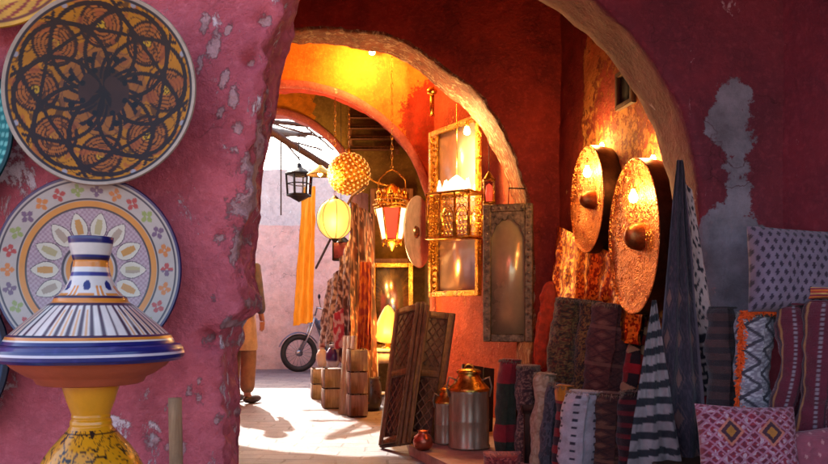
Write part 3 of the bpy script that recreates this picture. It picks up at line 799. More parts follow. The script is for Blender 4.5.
# upper row on a bench
m = MB(); q0 = .44
m.box((1.0, 5.02, q0-.03), (.72, .50, .05), bev=.006); bn = m.build('low_bench', M['wood_dark']); tag(bn, 'low wooden bench hidden under the upper row of rugs', 'bench')
for x in (.68, 1.3):
    for y in (4.82, 5.2): MB().box((x, y, (q0-.055+.085)/2), (.05, .05, q0-.055-.085), bev=.004).build('leg', M['wood_dark'], bn)
p0, p1, rr = R_(560,396, 572,300, 5.0, 32); p0.z = q0; roll('tall rolled rug of olive and rust flecks, left in the upper row', p0, p1, rr, rr*.8, speckle([s(96,74,44), s(140,110,62), s(110,50,34), s(60,50,36)], 24, 8), group=G_)
p0, p1, rr = R_(581,396, 592,302, 4.95, 22); p0.z = q0; roll('narrow gold flecked rug in the middle of the upper row', p0, p1, rr, rr, speckle([s(80,52,36), s(160,116,60), s(120,70,40), s(52,34,30)], 26, 9), group=G_)
p0, p1, rr = R_(601,396, 614,306, 4.85, 42); p0.z = q0; roll('broad rolled rug of dusky red with a blurred diamond weave, upper row', p0, p1, rr, rr*.7, kilim(s(112,60,54), s(76,36,38), s(140,88,74), 6, 8), group=G_)
def tribal(u, v):
    a = abs(thr(u, 3)-.5)*2; b = thr(v, 5)
    if .40 < v < .50: return s(176,24,34)
    if b < .5: return s(196,150,112) if (a+abs(b-.25)*4) < 1 else s(30,20,24)
    return s(36,22,28) if a > .3 else s(150,40,36)
p0, p1, rr = R_(630,400, 641,316, 4.7, 24); p0.z = q0-.03; roll('rug with black, cream and red tribal figures next to the zebra cloth', p0, p1, rr, rr*.8, tribal, group=G_)
# rust fleece hanging
def drape(label, tl, tr, bl, br, col, name, mat='cloth', cat='cloth', nu=50, nv=110, fold=.02, nf=5, th=.006, sd=0, group=None, parent=None, edge_w=0):
    tl, tr, bl, br = map(Vector, (tl, tr, bl, br)); m = MB(); nrm = ((tr-tl)+(br-bl)).cross(tl-bl).normalized()
    def P(u, v, o=0):
        p = tl.lerp(tr, u).lerp(bl.lerp(br, u), v)
        f = sin(u*nf*2*pi+sd+1.6*mn.noise(Vector((u*2, v*3, sd))))*fold*(.35+.65*v)*(1+.9*mn.noise(Vector((u*3, v*1.5, sd+7))))+.6*fold*mn.noise(Vector((u*6, v*6, sd+2)))+.25*fold*mn.noise(Vector((u*15, v*18, sd)))
        hem = .02*mn.noise(Vector((u*7, sd, 3)))*(v**3); p = p+Vector((0, 0, hem))
        e = edge_w*mn.noise(Vector((v*9, sd, 1)))*(u-.5)*2
        return p+nrm*(f+o)+(tr-tl).normalized()*e
    m.grid(lambda u, v: P(u, v), nu, nv, col); m.grid(lambda u, v: P(u, v, -th), nu, nv, col, flip=True)
    return tag(m.build(name, M[mat], parent), label, cat, group)
m = MB(); pc = W(546, 325, 5.3)
def PS(u, v):
    t = u*2*pi; z = (v-.5)*2; n = fbm((cos(t)*2, sin(t)*2, v*5), 3); r = (.055*(1-abs(z)**5)**.5)*(1+.6*n)
    return pc+Vector((cos(t)*r*1.05+.03*z, sin(t)*r*.8, z*.29))
m.grid(PS, 40, 60, cu=True, flip=True); tag(m.build('wool_fleece', M['shag']), 'shaggy orange wool fleece hanging left of the upper rugs', 'fleece')
# sequinned cloth on the wall under the dishes
m_, t_, b_ = newmat('gold_sequins'); co = coords(t_); vo = N(t_, 'ShaderNodeTexVoronoi'); vo.inputs['Scale'].default_value = 62; L(t_, co, vo.inputs['Vector'])
L(t_, mixc(t_, ramp(t_, vo.outputs['Color'], .3, .6).outputs[0], s(255,180,60), s(150,60,24)), b_.inputs['Base Color']); b_.inputs['Metallic'].default_value = .8; b_.inputs['Roughness'].default_value = .38
nm = N(t_, 'ShaderNodeBump'); nm.inputs['Strength'].default_value = 1; nm.inputs['Distance'].default_value = .03; L(t_, vo.outputs['Color'], nm.inputs['Height']); L(t_, nm.outputs[0], b_.inputs['Normal'])
M['sequin'] = m_
def wl(Y, off): f = (Y-LW[0][1])/(LW[1][1]-LW[0][1]); return LW[0][0]+(LW[1][0]-LW[0][0])*f-off
o = drape('glittering gold sequin cloth on the wall below the copper dishes', (wl(5.92,.05), 5.92, 1.62), (wl(4.5,.07), 4.5, 1.22), (wl(5.92,.10), 5.92, .9), (wl(4.5,.12), 4.5, .8), None, 'sequin_cloth', 'sequin', nu=60, nv=40, fold=.02, nf=7)

# the hanging pair on the near arch pier : zebra cloth and black shawl
def zebra(u, v):
    q = thr(v*13+.25*u+.1*mn.noise(Vector((u*4, v*12, 0))), 1)
    return s(30,26,34) if q < .45 else mix(s(158,140,140), s(130,112,112), .5+.5*mn.noise(Vector((u*12, v*40, 3))))
drape('cloth with black and white zebra stripes hanging by the rugs', W(652,300,3.40), W(656,300,3.40), W(618,520,3.30), W(690,520,3.30), zebra, 'striped_cloth', nu=40, nv=150, fold=.014, nf=2.2, sd=1)
def shawl(u, v):
    c = s(64,48,60) if mn.noise(Vector((u*30, v*70, 0))) > .05 else s(46,34,46)
    a = abs(thr(u, 3)-.5)*2; b = abs(thr(v, 9)-.5)*2
    if v > .3 and a+b < .5: c = s(120,80,74)
    elif v > .3 and .75 < a+b < .85: c = s(92,66,72)
    if u < .04 or u > .96: c = s(96,80,90)
    return c
drape('long black woven shawl hanging to a point between the dishes and the cement patch', W(677,160,3.46), W(683,160,3.46), W(644,520,3.40), W(714,520,3.40), shawl, 'hanging_shawl', nu=80, nv=170, fold=.022, nf=2.6, sd=3)
def spotty(u, v):
    n = mn.noise(Vector((u*9, v*34, 0))); return s(38,30,40) if n > .16 or (v > .72 and thr(v, 26) < .5) else s(196,164,158)
drape('narrow cream cloth with black spots behind the black shawl', W(681,178,3.50), W(692,190,3.50), W(690,400,3.46), W(724,392,3.46), spotty, 'spotted_cloth', nu=30, nv=120, fold=.008, nf=1.6, sd=5)

# cushions and rolls on the right
def dia(c0, c1, nu, nv, t_=.5):
    def f(u, v):
        a = abs(thr(u+((int(v*nv)) % 2)*.5/nu, nu)-.5)*2; b = abs(thr(v, nv)-.5)*2
        return c1 if a*1.6+b*.9 < t_ else c0
    return f
cushion('large mauve grey bolster with rows of small dark lozenges, behind the rest', W(802, 272, 3.25), .44, .36, .2, dia(s(128,110,128), s(52,38,56), 14, 11, .85), pitch=radians(-12), rollz=radians(4), nu=110)
Y3 = 3.30
p0, p1, rr = R_(722,424, 722,308, 3.38, 30); roll('dark brown folded blanket standing left of the orange fringed rug', p0, p1, rr, rr*.8, lambda u, v: s(74,44,44) if thr(v, 9) < .55 else s(42,26,32), name='folded_blanket', cat='blanket')
def grayk(u, v):
    a = abs(thr(u, 4)-.5)*2; b = abs(thr(v, 5)-.5)*2
    if abs(a-b) < .16: return s(66,58,70)
    if a+b < .5: return s(206,198,204)
    return s(140,128,140) if mn.noise(Vector((u*40, v*60, 0))) < .1 else s(186,176,182)
p0, p1, rr = R_(755,432, 759,314, Y3, 38); fr = roll('grey and white kilim roll with a bright orange fringe', p0, p1, rr, rr*.8, grayk, name='fringed_rug')
m = MB(); random.seed(3)
for i in range(420):
    f = i/419
    if f < .35: a = pi*(1.05-f/.35*.95); c = p1+Vector((rr*.95*cos(a), -rr*.75, rr*.30*sin(a)-.006))
    else: c = p1.lerp(p0, (f-.35)/.65)+Vector((-rr*1.02, -rr*.35, 0))
    for j in range(3):
        d = Vector((random.uniform(-1, .6), random.uniform(-1, -.1), random.uniform(-.7, .9))).normalized()*random.uniform(.014, .032)
        m.tube([c, c+d*.6, c+d+Vector((0, 0, -.004))], [.0042, .0036, .0014], 4)
m.build('fringe', M['fringe'], fr)
def burg(u, v):
    e = thr(u*5+.1, 1)
    if abs(e-.2) < .035: return s(176,120,70)
    if abs(e-.75) < .04: return s(150,130,140) if thr(v, 30) < .6 else s(80,20,40)
    if e < .08: return s(40,12,26)
    return s(104,22,44)
p0, p1, rr = R_(782,430, 796,305, 3.2, 34); roll('burgundy rolled blanket with thin tan stripes, beside the grey kilim roll', p0, p1, rr, rr*.8, burg, name='rolled_blanket', cat='blanket')
p0, p1, rr = R_(817,440, 826,303, 3.12, 38); roll('burgundy rolled blanket nearest the right edge of the view', p0, p1, rr, rr*.8, burg, name='rolled_blanket', cat='blanket', sd=4)
cushion('small folded scarf in red and orange on top of the last burgundy roll', W(826, 293, 3.15), .15, .05, .12, lambda u, v: (s(190,50,40), s(226,120,40), s(150,30,60), s(210,160,90))[int(v*8) % 4], name='folded_scarf', cat='scarf', nu=40)
def suz(u, v):
    x, y = u*2-1, v*2-1; n = mn.noise(Vector((u*22, v*22, 0)))
    for cx in (-.45, .35):
        d = abs(x-cx)*1.3+abs(y-.3)
        if d < .14: return s(180,110,40)
        if d < .26: return s(70,30,44)
        if d < .34: return s(196,110,90)
    if abs(thr(u*9+v*9, 1)-.5) < .12 or abs(thr(u*9-v*9, 1)-.5) < .12: return s(176,110,130)
    if n > .2: return s(190,150,160)
    return s(146,34,52) if n > -.1 else s(112,24,48)
cushion('square crimson cushion with two dark medallions at the bottom of the pile', W(748, 448, 2.95), .37, .32, .14, suz, pitch=radians(-18), rollz=radians(2), nu=130)
cushion('rose brown cushion with a pale lattice in the bottom right corner', W(826, 462, 2.95), .30, .26, .14, dia(s(150,70,84), s(196,130,130), 6, 6, .4), pitch=radians(-20), rollz=radians(-8), nu=80)
# shelf which carries them
m = MB(); sz = W(750, 476, 3.0).z
m.box((1.36, 3.2, sz-.03), (.76, .72, .05), bev=.006); sb = m.build('display_shelf', M['wood_dark']); tag(sb, 'wooden shelf holding the cushions in the right corner', 'shelf')
for x in (1.02, 1.56):
    for y in (2.9, 3.5): MB().box((x, y, (sz-.055)/2), (.05, .05, sz-.06), bev=.004).build('leg', M['wood_dark'], sb)

# ------------------------------------------------------------------ copper dishes on the niche wall
wd = Vector((LW[1][0]-LW[0][0], LW[1][1]-LW[0][1], 0)).normalized(); wn = Vector((-wd.y, wd.x, 0))
yaw = atan2(wn.y, wn.x)
def point(name, loc, e, col, r=.03, parent=None):
    l = bpy.data.lights.new(name, 'POINT'); l.energy = e*.80; l.color = col; l.shadow_soft_size = r
    o = bpy.data.objects.new(name, l); C.objects.link(o); o.location = loc
    if parent: o.parent = parent
    return o
WARM = (1, .50, .14)
def copper_dish(Yc, py, R, dep, label, mat, pw, ov):
    x = wl(Yc, .0); zc = EYE-(py-HZ)/F*Yc
    t = thing('copper_dish', label, 'dish', (x, Yc, zc), (0, 0, yaw), 'hammered copper dishes on the amber wall'); t.scale = (1, ov, 1)
    Mx = Matrix(((0,0,1),(1,0,0),(0,1,0)))             # lathe axis -> local +x (out of the wall)
    pr = [(R*q/40, dep-.045*(1-(q/40)**2)) for q in range(0, 39)]+[(R*.97, dep+.004), (R*.985, dep+.008), (R, dep+.004)]
    MB().lathe(pr, 120, M=Mx).build('face', mat, t)
    MB().lathe([(R, dep+.004), (R*1.003, dep*.5), (R*.97, .0), (R*.2, 0)], 120, M=Mx).build('side', M['copper_shade'], t)
    MB().lathe([(R*.19, dep-.045), (R*.18, dep-.02), (R*.16, dep+.01), (R*.12, dep+.035), (R*.06, dep+.05), (1e-4, dep+.053)], 48, M=Mx).build('boss', simple('boss_copper', s(180,110,60), .35, .9, .4, 14, .3), t)
    # bulb added in place of the reflected bright spot on the upper half
    a = MB(); h_ = R*.50
    a.tube([(0, 0, R+.05), (dep*.6, 0, R+.045), (dep+.03, 0, R+.01), (dep+.05, 0, R*.8), (dep+.045, 0, h_+.04)], .004, 6); pass
    lb = MB().lathe([(1e-4, -.03), (.018, -.024), (.026, -.004), (.022, .016), (.012, .034), (.010, .045)], 20, c=(dep-.0, 0, h_)).build('bulb', M['bulb'], t)
    l = bpy.data.lights.new('dish_fill', 'SPOT'); l.energy = pw*.8; l.color = WARM; l.spot_size = radians(156); l.spot_blend = .25; l.shadow_soft_size = .03  # added fill spot, aimed at the dish to spare the near jamb
    lo = bpy.data.objects.new('dish_fill', l); C.objects.link(lo); lo.parent = t; lo.location = (dep+.10, 0, h_+.03); lo.rotation_euler = (0, radians(90), 0)
    MB().lathe([(1e-4, -.018), (.014, -.01), (.016, .004), (.008, .02)], 14, c=(.03, 0, R+.004)).build('bulb', M['bulb'], t)
    point('rim_lamp', (.07, 0, R+.05), pw*.75, WARM, .03, t)
    return t
copper_dish(5.2, 200, .345, .13, 'smaller hammered copper dish lit from above, farther along the amber wall', M['copper2'], 2.6, .78)
copper_dish(4.52, 237, .435, .15, 'larger hammered copper dish lit from above, next to the black shawl', M['copper'], 2.6, .72)
# vent hole with frame
vt = thing('wall_vent', 'small dark wooden vent high above the larger copper dish', 'vent', (wl(4.9, .0), 4.9, EYE-(88-HZ)/F*4.9), (0, 0, yaw))
m = MB(); 
for y, z, a, b in ((-.10, 0, .03, .2), (.10, 0, .03, .2), (0, .10, .23, .03), (0, -.10, .23, .03)): m.box((.0, y, z), (.06, a, b), bev=.004)
m.build('frame', M['wood_dark'], vt); MB().box((-.01, 0, 0), (.03, .18, .18)).build('back', simple('hole_shade', s(20,16,18), .9), vt)  # dark sheet stands for the shade inside the hole

# ------------------------------------------------------------------ mirrors
def frame_rect(m, w_, h_, f, d, y=0, bev=.006):
    m.box((-w_/2+f/2, y, 0), (f, d, h_), bev=bev); m.box((w_/2-f/2, y, 0), (f, d, h_), bev=bev)
    m.box((0, y, h_/2-f/2), (w_-2*f, d*.96, f), bev=bev); m.box((0, y, -h_/2+f/2), (w_-2*f, d*.96, f), bev=bev)
# mirror 1 : dark silver frame with a scalloped arch, hung on the red arch pier
Ym = 5.86; cM = W(508, 273, Ym); w1, h1 = 50/F*Ym, 138/F*Ym
t = thing('wall_mirror', 'tall mirror in a dark pewter frame with a scalloped arch top', 'mirror', cM, (0, 0, radians(-16)))
m = MB(); frame_rect(m, w1, h1, .058, .045)
mm = m.build('frame', simple('pewter', s(168,142,104), .42, .6, .45, 30, .8, 90, col2=s(48,44,34)), t, smooth=False)
m = MB(); iw = w1-.1; 
for i in range(60):                                   # scalloped spandrels
    f = (i+.5)/60; x = (f-.5)*iw; a = abs(f-.5)*2
    drop = .05+.16*a**2.6+.016*abs(sin(a*9.5)); m.box((x, -.004, h1/2-.05-drop/2), (iw/60+.0006, .02, drop))
m.build('spandrel', mm.data.materials[0], t, smooth=False)
MB().box((0, .008, 0), (w1-.08, .006, h1-.08)).build('glass', simple('tinted_mirror', s(232,200,150), .24, .35, .2, 4, .05, 4), t)  # warm beige reflection put into the glass colour
m = MB()
for i in range(7): m.lathe([(1e-4, -.006), (.010, -.004), (.010, .004), (1e-4, .006)], 10, c=(w1*(-.45+.15*i), -.026, h1/2-.03), M=Rx(pi/2))
for i in range(16):
    for sx in (-1, 1): m.lathe([(1e-4, -.006), (.009, -.004), (.009, .004), (1e-4, .006)], 10, c=(sx*(w1/2-.03), -.026, h1/2-.10-i*.058), M=Rx(pi/2))
m.build('beading', M['silver'], t)
m = MB(); m.tube([(0, .02, h1/2), (0, .03, h1/2+.12)], .004, 6); m.tube([(0, .03, h1/2+.12), (.10, .16, h1/2+.13)], .005, 6); m.build('hook', M['iron'], t)
# mirror 2 : large brass frame on the red wall
A_, B_ = Vector((.149, 7.5, 0)), Vector((.553, 6.75, 0)); dv = B_-A_; ay = atan2(dv.y, dv.x)
cM = (A_+B_)/2; cM.z = 1.885; w2, h2 = dv.length, 1.53
t = thing('wall_mirror', 'very tall mirror with a patterned brass frame behind the candle lantern', 'mirror', cM, (0, 0, ay))
m = MB(); frame_rect(m, w2, h2, .05, .04); m.box((-w2/2+.05+.045, .004, 0), (.09, .03, h2-.1))
def studs(): pass
m.build('frame', M['brass'], t, smooth=False)
m = MB()
for i in range(26):
    z = -h2/2+.08+i*(h2-.16)/25
    m.lathe([(1e-4, -.008), (.014, -.004), (.018, .004)], 8, c=(-w2/2+.095, -.016, z), M=Rx(pi/2))
m.build('beading', M['brassy'], t)
MB().box((.04, .012, 0), (w2-.16, .006, h2-.08)).build('glass', simple('pale_reflection', s(226,206,206), .2, .42, .2, 3, .05, 4), t)  # reflection of pale cloth put into the glass colour
# ------------------------------------------------------------------ candle lantern shelf (openwork brass) in front of mirror 2
def openwork(m, w_, h_, y, nx, d=.006):
    m.box((0, y, h_/2), (w_, d*2, .014)); m.box((0, y, -h_/2), (w_, d*2, .014))
    for i in range(nx+1): m.box((-w_/2+w_*i/nx, y, 0), (.012, d*2, h_))
    for i in range(nx):
        cx = -w_/2+w_*(i+.5)/nx; a = w_/nx/2-.012
        pts = [(cx-a, y, -h_/2+.01), (cx-a, y, 0)]+[(cx-a*cos(q*pi/8)*(1-.25*sin(q*pi/8)), y, a*1.3*sin(q*pi/8)) for q in range(9)]+[(cx+a, y, 0), (cx+a, y, -h_/2+.01)]
        m.tube(pts, .005, 5)
        for q in range(5):
            for e in range(3): m.tube([(cx+(e-1)*a*.6+.018*cos(z_*pi/4), y, -h_/2+.04+q*(h_-.08)/4+.018*sin(z_*pi/4)) for z_ in range(8)], .0035, 4, closed=True)
Yl = 6.62
t = thing('brass_lantern', 'openwork brass box lantern with lit glass top before the tall brass mirror', 'lantern', W(455, 216, Yl), (0, 0, radians(-34)))
bw, bh = .40, .36
m = MB(); openwork(m, bw, bh, -.12, 3); m.build('front_panel', M['brassy'], t)
m = MB(); openwork(m, bw, bh, .12, 3); m.build('back_panel', M['brassy'], t)
m = MB()
for sx in (-1, 1):
    for z in (-bh/2, bh/2): m.box((sx*bw/2, 0, z), (.014, .24, .014))
    for q in range(4): m.tube([(sx*bw/2, -.1+q*.066+.02*cos(z_*pi/4), .02*sin(z_*pi/4)) for z_ in range(8)], .004, 4, closed=True)
m.box((0, 0, -bh/2-.006), (bw+.02, .26, .012)); m.box((0, 0, bh/2+.006), (bw+.02, .26, .012)); m.build('side_panel', M['brassy'], t)
m = MB()
for i in range(9): m.lathe([(.022, 0), (.020, .05), (.010, .085), (.003, .11)], 10, c=(-.14+.035*i, -.02+.03*(i % 2), bh/2+.012))
m.build('glass_finials', M['whiteglass'], t)
m = MB(); m.lathe([(.08, 0), (.10, .03), (.07, .09), (.02, .13), (1e-4, .14)], 24, c=(0, .03, bh/2+.02)); m.build('dome', M['whiteglass'], t)
m = MB()
m.tube([(0, .03, bh/2+.15), (.0, .03, bh/2+.75)], .004, 5)
m.build('chain', M['brassy'], t)
point('lantern_light', (0, -.02, bh/2+.20), 9, WARM, .04, t); point('lantern_inner_light', (0, 0, 0), 2.0, WARM, .03, t)
t = thing('mirror_lamp', 'bright bare bulb at the top right corner of the tall brass mirror', 'lamp', W(467, 131, 6.66))
MB().lathe([(1e-4, -.035), (.022, -.026), (.028, -.004), (.02, .02), (.012, .04)], 18).build('bulb', M['bulb'], t)
m = MB(); m.lathe([(.014, .035), (.018, .05), (.016, .08), (1e-4, .082)], 14); m.tube([(0, 0, .08), (.05, .08, .12), (.09, .2, .10)], .006, 6); m.build('socket', M['brassy'], t)
point('mirror_light', (-.05, -.08, -.02), 7, (1, .58, .2), .04, t)
# bracket at its upper left
m = MB(); q0_ = W(432, 105, 7.4); m.tube([q0_+Vector((0, 0, .12)), q0_, q0_+Vector((-.0, -.03, -.1))], .022, 8); m.lathe([(1e-4, 0), (.045, .02), (.05, .05), (.02, .08), (1e-4, .085)], 20, c=q0_+Vector((0, -.02, .08)))
tag(m.build('wall_bracket', M['brassy']), 'brass bracket on the wall at the top of the tall brass mirror', 'bracket')
# red pendant candle
t = thing('pendant_lamp', 'small pendant lamp with a red glass between the two mirrors', 'lamp', W(489, 190, 6.1))
m = MB(); m.box((0, 0, .075), (.09, .09, .012)); m.box((0, 0, -.10), (.09, .09, .016))
for a in range(4): m.box((.038*(1 if a % 2 else -1), .038*(1 if a > 1 else -1), -.01), (.008, .008, .17))
m.lathe([(.045, .08), (.02, .12), (.006, .14)], 12); m.build('cage', M['brassy'], t)
MB().lathe([(1e-4, -.09), (.022, -.085), (.026, -.03), (.022, .03), (1e-4, .05)], 16).build('glass', M['redglass'], t)
m = MB(); m.tube([(0, 0, .14), (0, 0, .42)], .003, 5); m.build('chain', M['iron'], t)

# ------------------------------------------------------------------ hanging lamps in the third arch
def ceiling_chain(t, z0, z1, r=.0035):
    m = MB(); n = int((z1-z0)/.05)
    for i in range(n): 
        a = (i % 2)*pi/2; zc = z0+.05*(i+.5); m.tube([(cos(a)*.010*cos(q*pi/4), sin(a)*.010*cos(q*pi/4), zc+.03*sin(q*pi/4)) for q in range(8)], r, 4, closed=True)
    return m.build('chain', M['brassy'], t)
# pierced brass ball
Yb = 8.35; R = 21/F*Yb
t = thing('ball_lamp', 'round pierced brass ball lamp hanging above the yellow globe', 'lamp', W(349, 174, Yb))
m = MB(); seg, st_ = 36, 20
m.lathe([(R*sin(pi*i/24), -R*cos(pi*i/24)) for i in range(25)], 40); bl = m.build('shell', M['brass'], t)
m = MB(); random.seed(5)
for i in range(230):
    z = 1-2*(i+.5)/230; a = i*2.39996; rr_ = sqrt(1-z*z); c = Vector((rr_*cos(a), rr_*sin(a), z))*R
    q = c.normalized().to_track_quat('Z', 'Y').to_matrix(); m.lathe([(.013, 0), (.010, .006), (1e-4, .008)], 6, c=c, M=q)
m.build('pierced_pattern', emit('glowing_hole', (1, .50, .14), .15), t)
m = MB(); m.lathe([(.05, R-.01), (.03, R+.03), (.012, R+.05)], 16); m.build('cap', M['brassy'], t)
ceiling_chain(t, R+.05, 3.2-t.location.z); point('ball_light', (-.25, -R+.10, -.05), 12, WARM, .08, t)
# yellow parchment globe
R = 18/F*8.1
t = thing('globe_lamp', 'lit yellow parchment globe lamp with dark ribs, below the pierced ball', 'lamp', W(335, 219, 8.1))
MB().lathe([(R*sin(pi*i/24)*1.0, -R*1.12*cos(pi*i/24)) for i in range(25)], 40, rf=lambda t_, z: 1+.012*cos(8*t_)).build('shade', M['globe_lit'], t)
m = MB()
for k_ in range(8):
    a = k_*pi/4+.2; m.tube([(cos(a)*R*1.02*sin(pi*i/16), sin(a)*R*1.02*sin(pi*i/16), -R*1.14*cos(pi*i/16)) for i in range(17)], .003, 4)
m.lathe([(.05, R*1.08), (.03, R*1.2), (.01, R*1.3)], 16); m.lathe([(.01, -R*1.32), (.03, -R*1.2), (.04, -R*1.08)], 16); m.build('ribs', M['iron'], t)
ceiling_chain(t, R*1.3, 3.2-t.location.z); point('globe_light', (0, -R-.12, -.1), 4, WARM, .1, t)
# hexagonal white and red lantern
t = thing('glass_lantern', 'large brass lantern with white and red glass panes and a crown', 'lantern', W(392, 222, 7.85))
sc_ = 7.85/F
def hexp(r, z, n=6, a0=0): return [(r*cos(a0+2*pi*i/n), r*sin(a0+2*pi*i/n), z) for i in range(n)]
top, bot = hexp(17*sc_, 14*sc_, 6, 0), hexp(10*sc_, -18*sc_, 6, 0)
for i in range(6):
    m = MB(); j = (i+1) % 6; a, b, c, d = map(Vector, (top[i], top[j], bot[j], bot[i])); cen = Vector((0, 0, 0)); n_ = (b-a).cross(d-a).normalized()*.004
    idx = [m.add(p) for p in (a, b, c, d)]+[m.add(p+n_) for p in (a, b, c, d)]
    for q in ((0,1,2,3),(7,6,5,4),(0,4,5,1),(1,5,6,2),(2,6,7,3),(3,7,4,0)): m.f.append(tuple(idx[k_] for k_ in q))
    o = m.build('pane', M['redglass'] if i in (4, 1) else M['whiteglass'], t, smooth=False)
m = MB()
for i in range(6): m.tube([top[i], bot[i]], .010, 6)
m.tube(top, .013, 6, closed=True); m.tube(bot, .011, 6, closed=True)
for zt, rr_ in ((17, 18.5), (22, 17), (26, 15)): m.tube(hexp(rr_*sc_, zt*sc_, 6, 0), .010, 6, closed=True)
for i in range(24): a = 2*pi*i/24; m.tube([(cos(a)*17.5*sc_, sin(a)*17.5*sc_, 15*sc_), (cos(a)*14*sc_, sin(a)*14*sc_, 27*sc_)], .006, 5)
m.build('frame', M['brassy'], t)
m = MB(); m.lathe([(14*sc_, 27*sc_), (11*sc_, 30*sc_), (6*sc_, 35*sc_), (2*sc_, 38*sc_)], 24)
for i in range(12): a = 2*pi*i/12; m.lathe([(.012, 0), (.018, .02), (.003, .06)], 8, c=(cos(a)*14*sc_, sin(a)*14*sc_, 27*sc_))
m.tube([(-14*sc_, 0, 27*sc_), (-13*sc_, 0, 42*sc_), (-5*sc_, 0, 50*sc_), (0, 0, 52*sc_), (5*sc_, 0, 50*sc_), (13*sc_, 0, 42*sc_), (14*sc_, 0, 27*sc_)], .007, 6); m.build('crown', M['brassy'], t)
m = MB(); m.lathe([(10*sc_, -18*sc_), (8*sc_, -22*sc_), (3*sc_, -25*sc_), (1*sc_, -29*sc_)], 20)
for i in range(6): a = 2*pi*i/6; m.lathe([(.001, -.05), (.012, -.03), (.004, 0)], 8, c=(cos(a)*9*sc_, sin(a)*9*sc_, -19*sc_))
m.build('pendant', M['brassy'], t)
ceiling_chain(t, 52*sc_, 3.6-t.location.z); point('glass_lantern_light', (0, -.04, -.42), 5, WARM, .1, t)
# swag chain
a, b = W(346, 150, 8.2), W(392, 186, 7.9); m = MB()
pts = [a.lerp(b, i/24)-Vector((0, 0, .10*sin(pi*i/24))) for i in range(25)]; m.tube(pts, .006, 5)
for p in pts: m.lathe([(1e-4, -.012), (.011, 0), (1e-4, .012)], 8, c=p)
tag(m.build('bead_chain', M['brassy']), 'beaded chain swagging from the ball lamp to the glass lantern', 'chain')
# oval silver tray
t = thing('silver_tray', 'oval silver tray hanging edgewise right of the glass lantern', 'tray', W(416, 232, 7.7), (0, radians(-4), radians(68)))
Mx = Matrix(((1,0,0),(0,0,-1),(0,1.0,0)))
MB().lathe([(1e-4, 0), (.20, .0), (.27, .018), (.33, .02), (.345, .03), (.33, .008), (.2, -.012), (1e-4, -.012)], 64, M=Mx).build('plate', simple('tray_silver', s(240,230,234), .35, .25, .25, 9, .5), t)
MB().lathe([(1e-4, .03), (.05, .02), (.06, .0)], 24, M=Mx).build('boss', M['silver'], t)
# bulb at the top of the lamp arch
t = thing('spot_lamp', 'small bare spotlight bulb at the top of the orange arch', 'lamp', W(372, 52, 7.85))
MB().lathe([(1e-4, -.03), (.025, -.02), (.03, .0), (.02, .02)], 16).build('bulb', M['bulb'], t)
MB().lathe([(.035, 0), (.03, .05), (.012, .06), (1e-4, .062)], 16).build('socket', M['iron'], t)
point('spot_light', (-.1, -.25, -.08), 17, (1, .42, .08), .05, t)

# ------------------------------------------------------------------ things on the olive wall behind the lamps
t = thing('slatted_shutter', 'olive slatted wooden rack high on the wall behind the ball lamp', 'rack', W(374, 132, 9.2))
m = MB()
for i in range(4): m.box((0, 0, -.19+i*.12), (.56, .10, .035), bev=.004)
m.build('slat', M['wood'], t)
m = MB(); m.box((-.27, .01, 0), (.04, .04, .5)); m.box((.27, .01, 0), (.04, .04, .5)); m.build('frame', M['wood'], t)
t = thing('wall_cabinet', 'yellow lit wall cabinet with glazed front behind the glass lantern', 'cabinet', W(392, 226, 9.1))
m = MB(); frame_rect(m, .48, .84, .05, .10); m.build('frame', M['wood_pale'], t, smooth=False)
MB().box((0, .02, 0), (.40, .04, .76)).build('door', simple('gilt_panel', s(196,150,60), .5, .3, .3, 12), t)
t = thing('gilt_mirror', 'leaning mirror in a gilt frame behind the glowing table lamp', 'mirror', W(392, 306, 8.7), (radians(-3), 0, 0))
m = MB(); frame_rect(m, .46, .94, .055, .04); m.build('frame', M['brassy'], t, smooth=False)
MB().box((0, .006, 0), (.37, .006, .85)).build('glass', simple('tinted_mirror', s(206,196,180), .22, .9, .25, 4, .1, 10), t)

# side table with glowing lamp
t = thing('side_table', 'narrow white painted side table carrying the glowing amber lamp', 'table', (W(386, 410, 8.0).x, 8.0, .02))
hh = .60
m = MB(); m.box((0, 0, hh-.015), (.25, .24, .03), bev=.004); m.build('table_top', M['paintwhite'], t)
for sx in (-1, 1):
    for sy in (-1, 1): MB().box((sx*.095, sy*.09, (hh-.03)/2), (.035, .035, hh-.03), bev=.003).build('leg', M['paintwhite'], t)
MB().box((0, 0, .15), (.19, .18, .02)).build('shelf', M['paintwhite'], t); MB().box((0, -.09, hh-.09), (.17, .012, .11)).build('apron', M['paintwhite'], t)
t = thing('amber_lamp', 'glowing amber glass table lamp on the narrow white side table', 'lamp', (W(388, 350, 8.0).x, 7.98, .62))
MB().lathe([(.06, 0), (.065, .01), (.03, .02), (.025, .05)], 20).build('base', M['brassy'], t)
MB().lathe([(.03, .05), (.11, .07), (.14, .12), (.135, .18), (.10, .27), (.065, .35), (.03, .41), (1e-4, .43)], 32, rf=lambda a, z: 1+.05*cos(10*a)).build('shade', M['flame'], t)
point('amber_light', (-.04, -.30, .2), 7, (1, .42, .08), .08, t)
m = MB(); m.lathe([(1e-4, 0), (.07, .01), (.09, .07), (.05, .12), (.03, .16)], 20, c=(0, 0, 0))
o = m.build('copper_jar', M['copper']); o.location = (W(366, 405, 8.1).x, 8.1, .02); tag(o, 'small red copper jar on the floor left of the side table', 'jar')

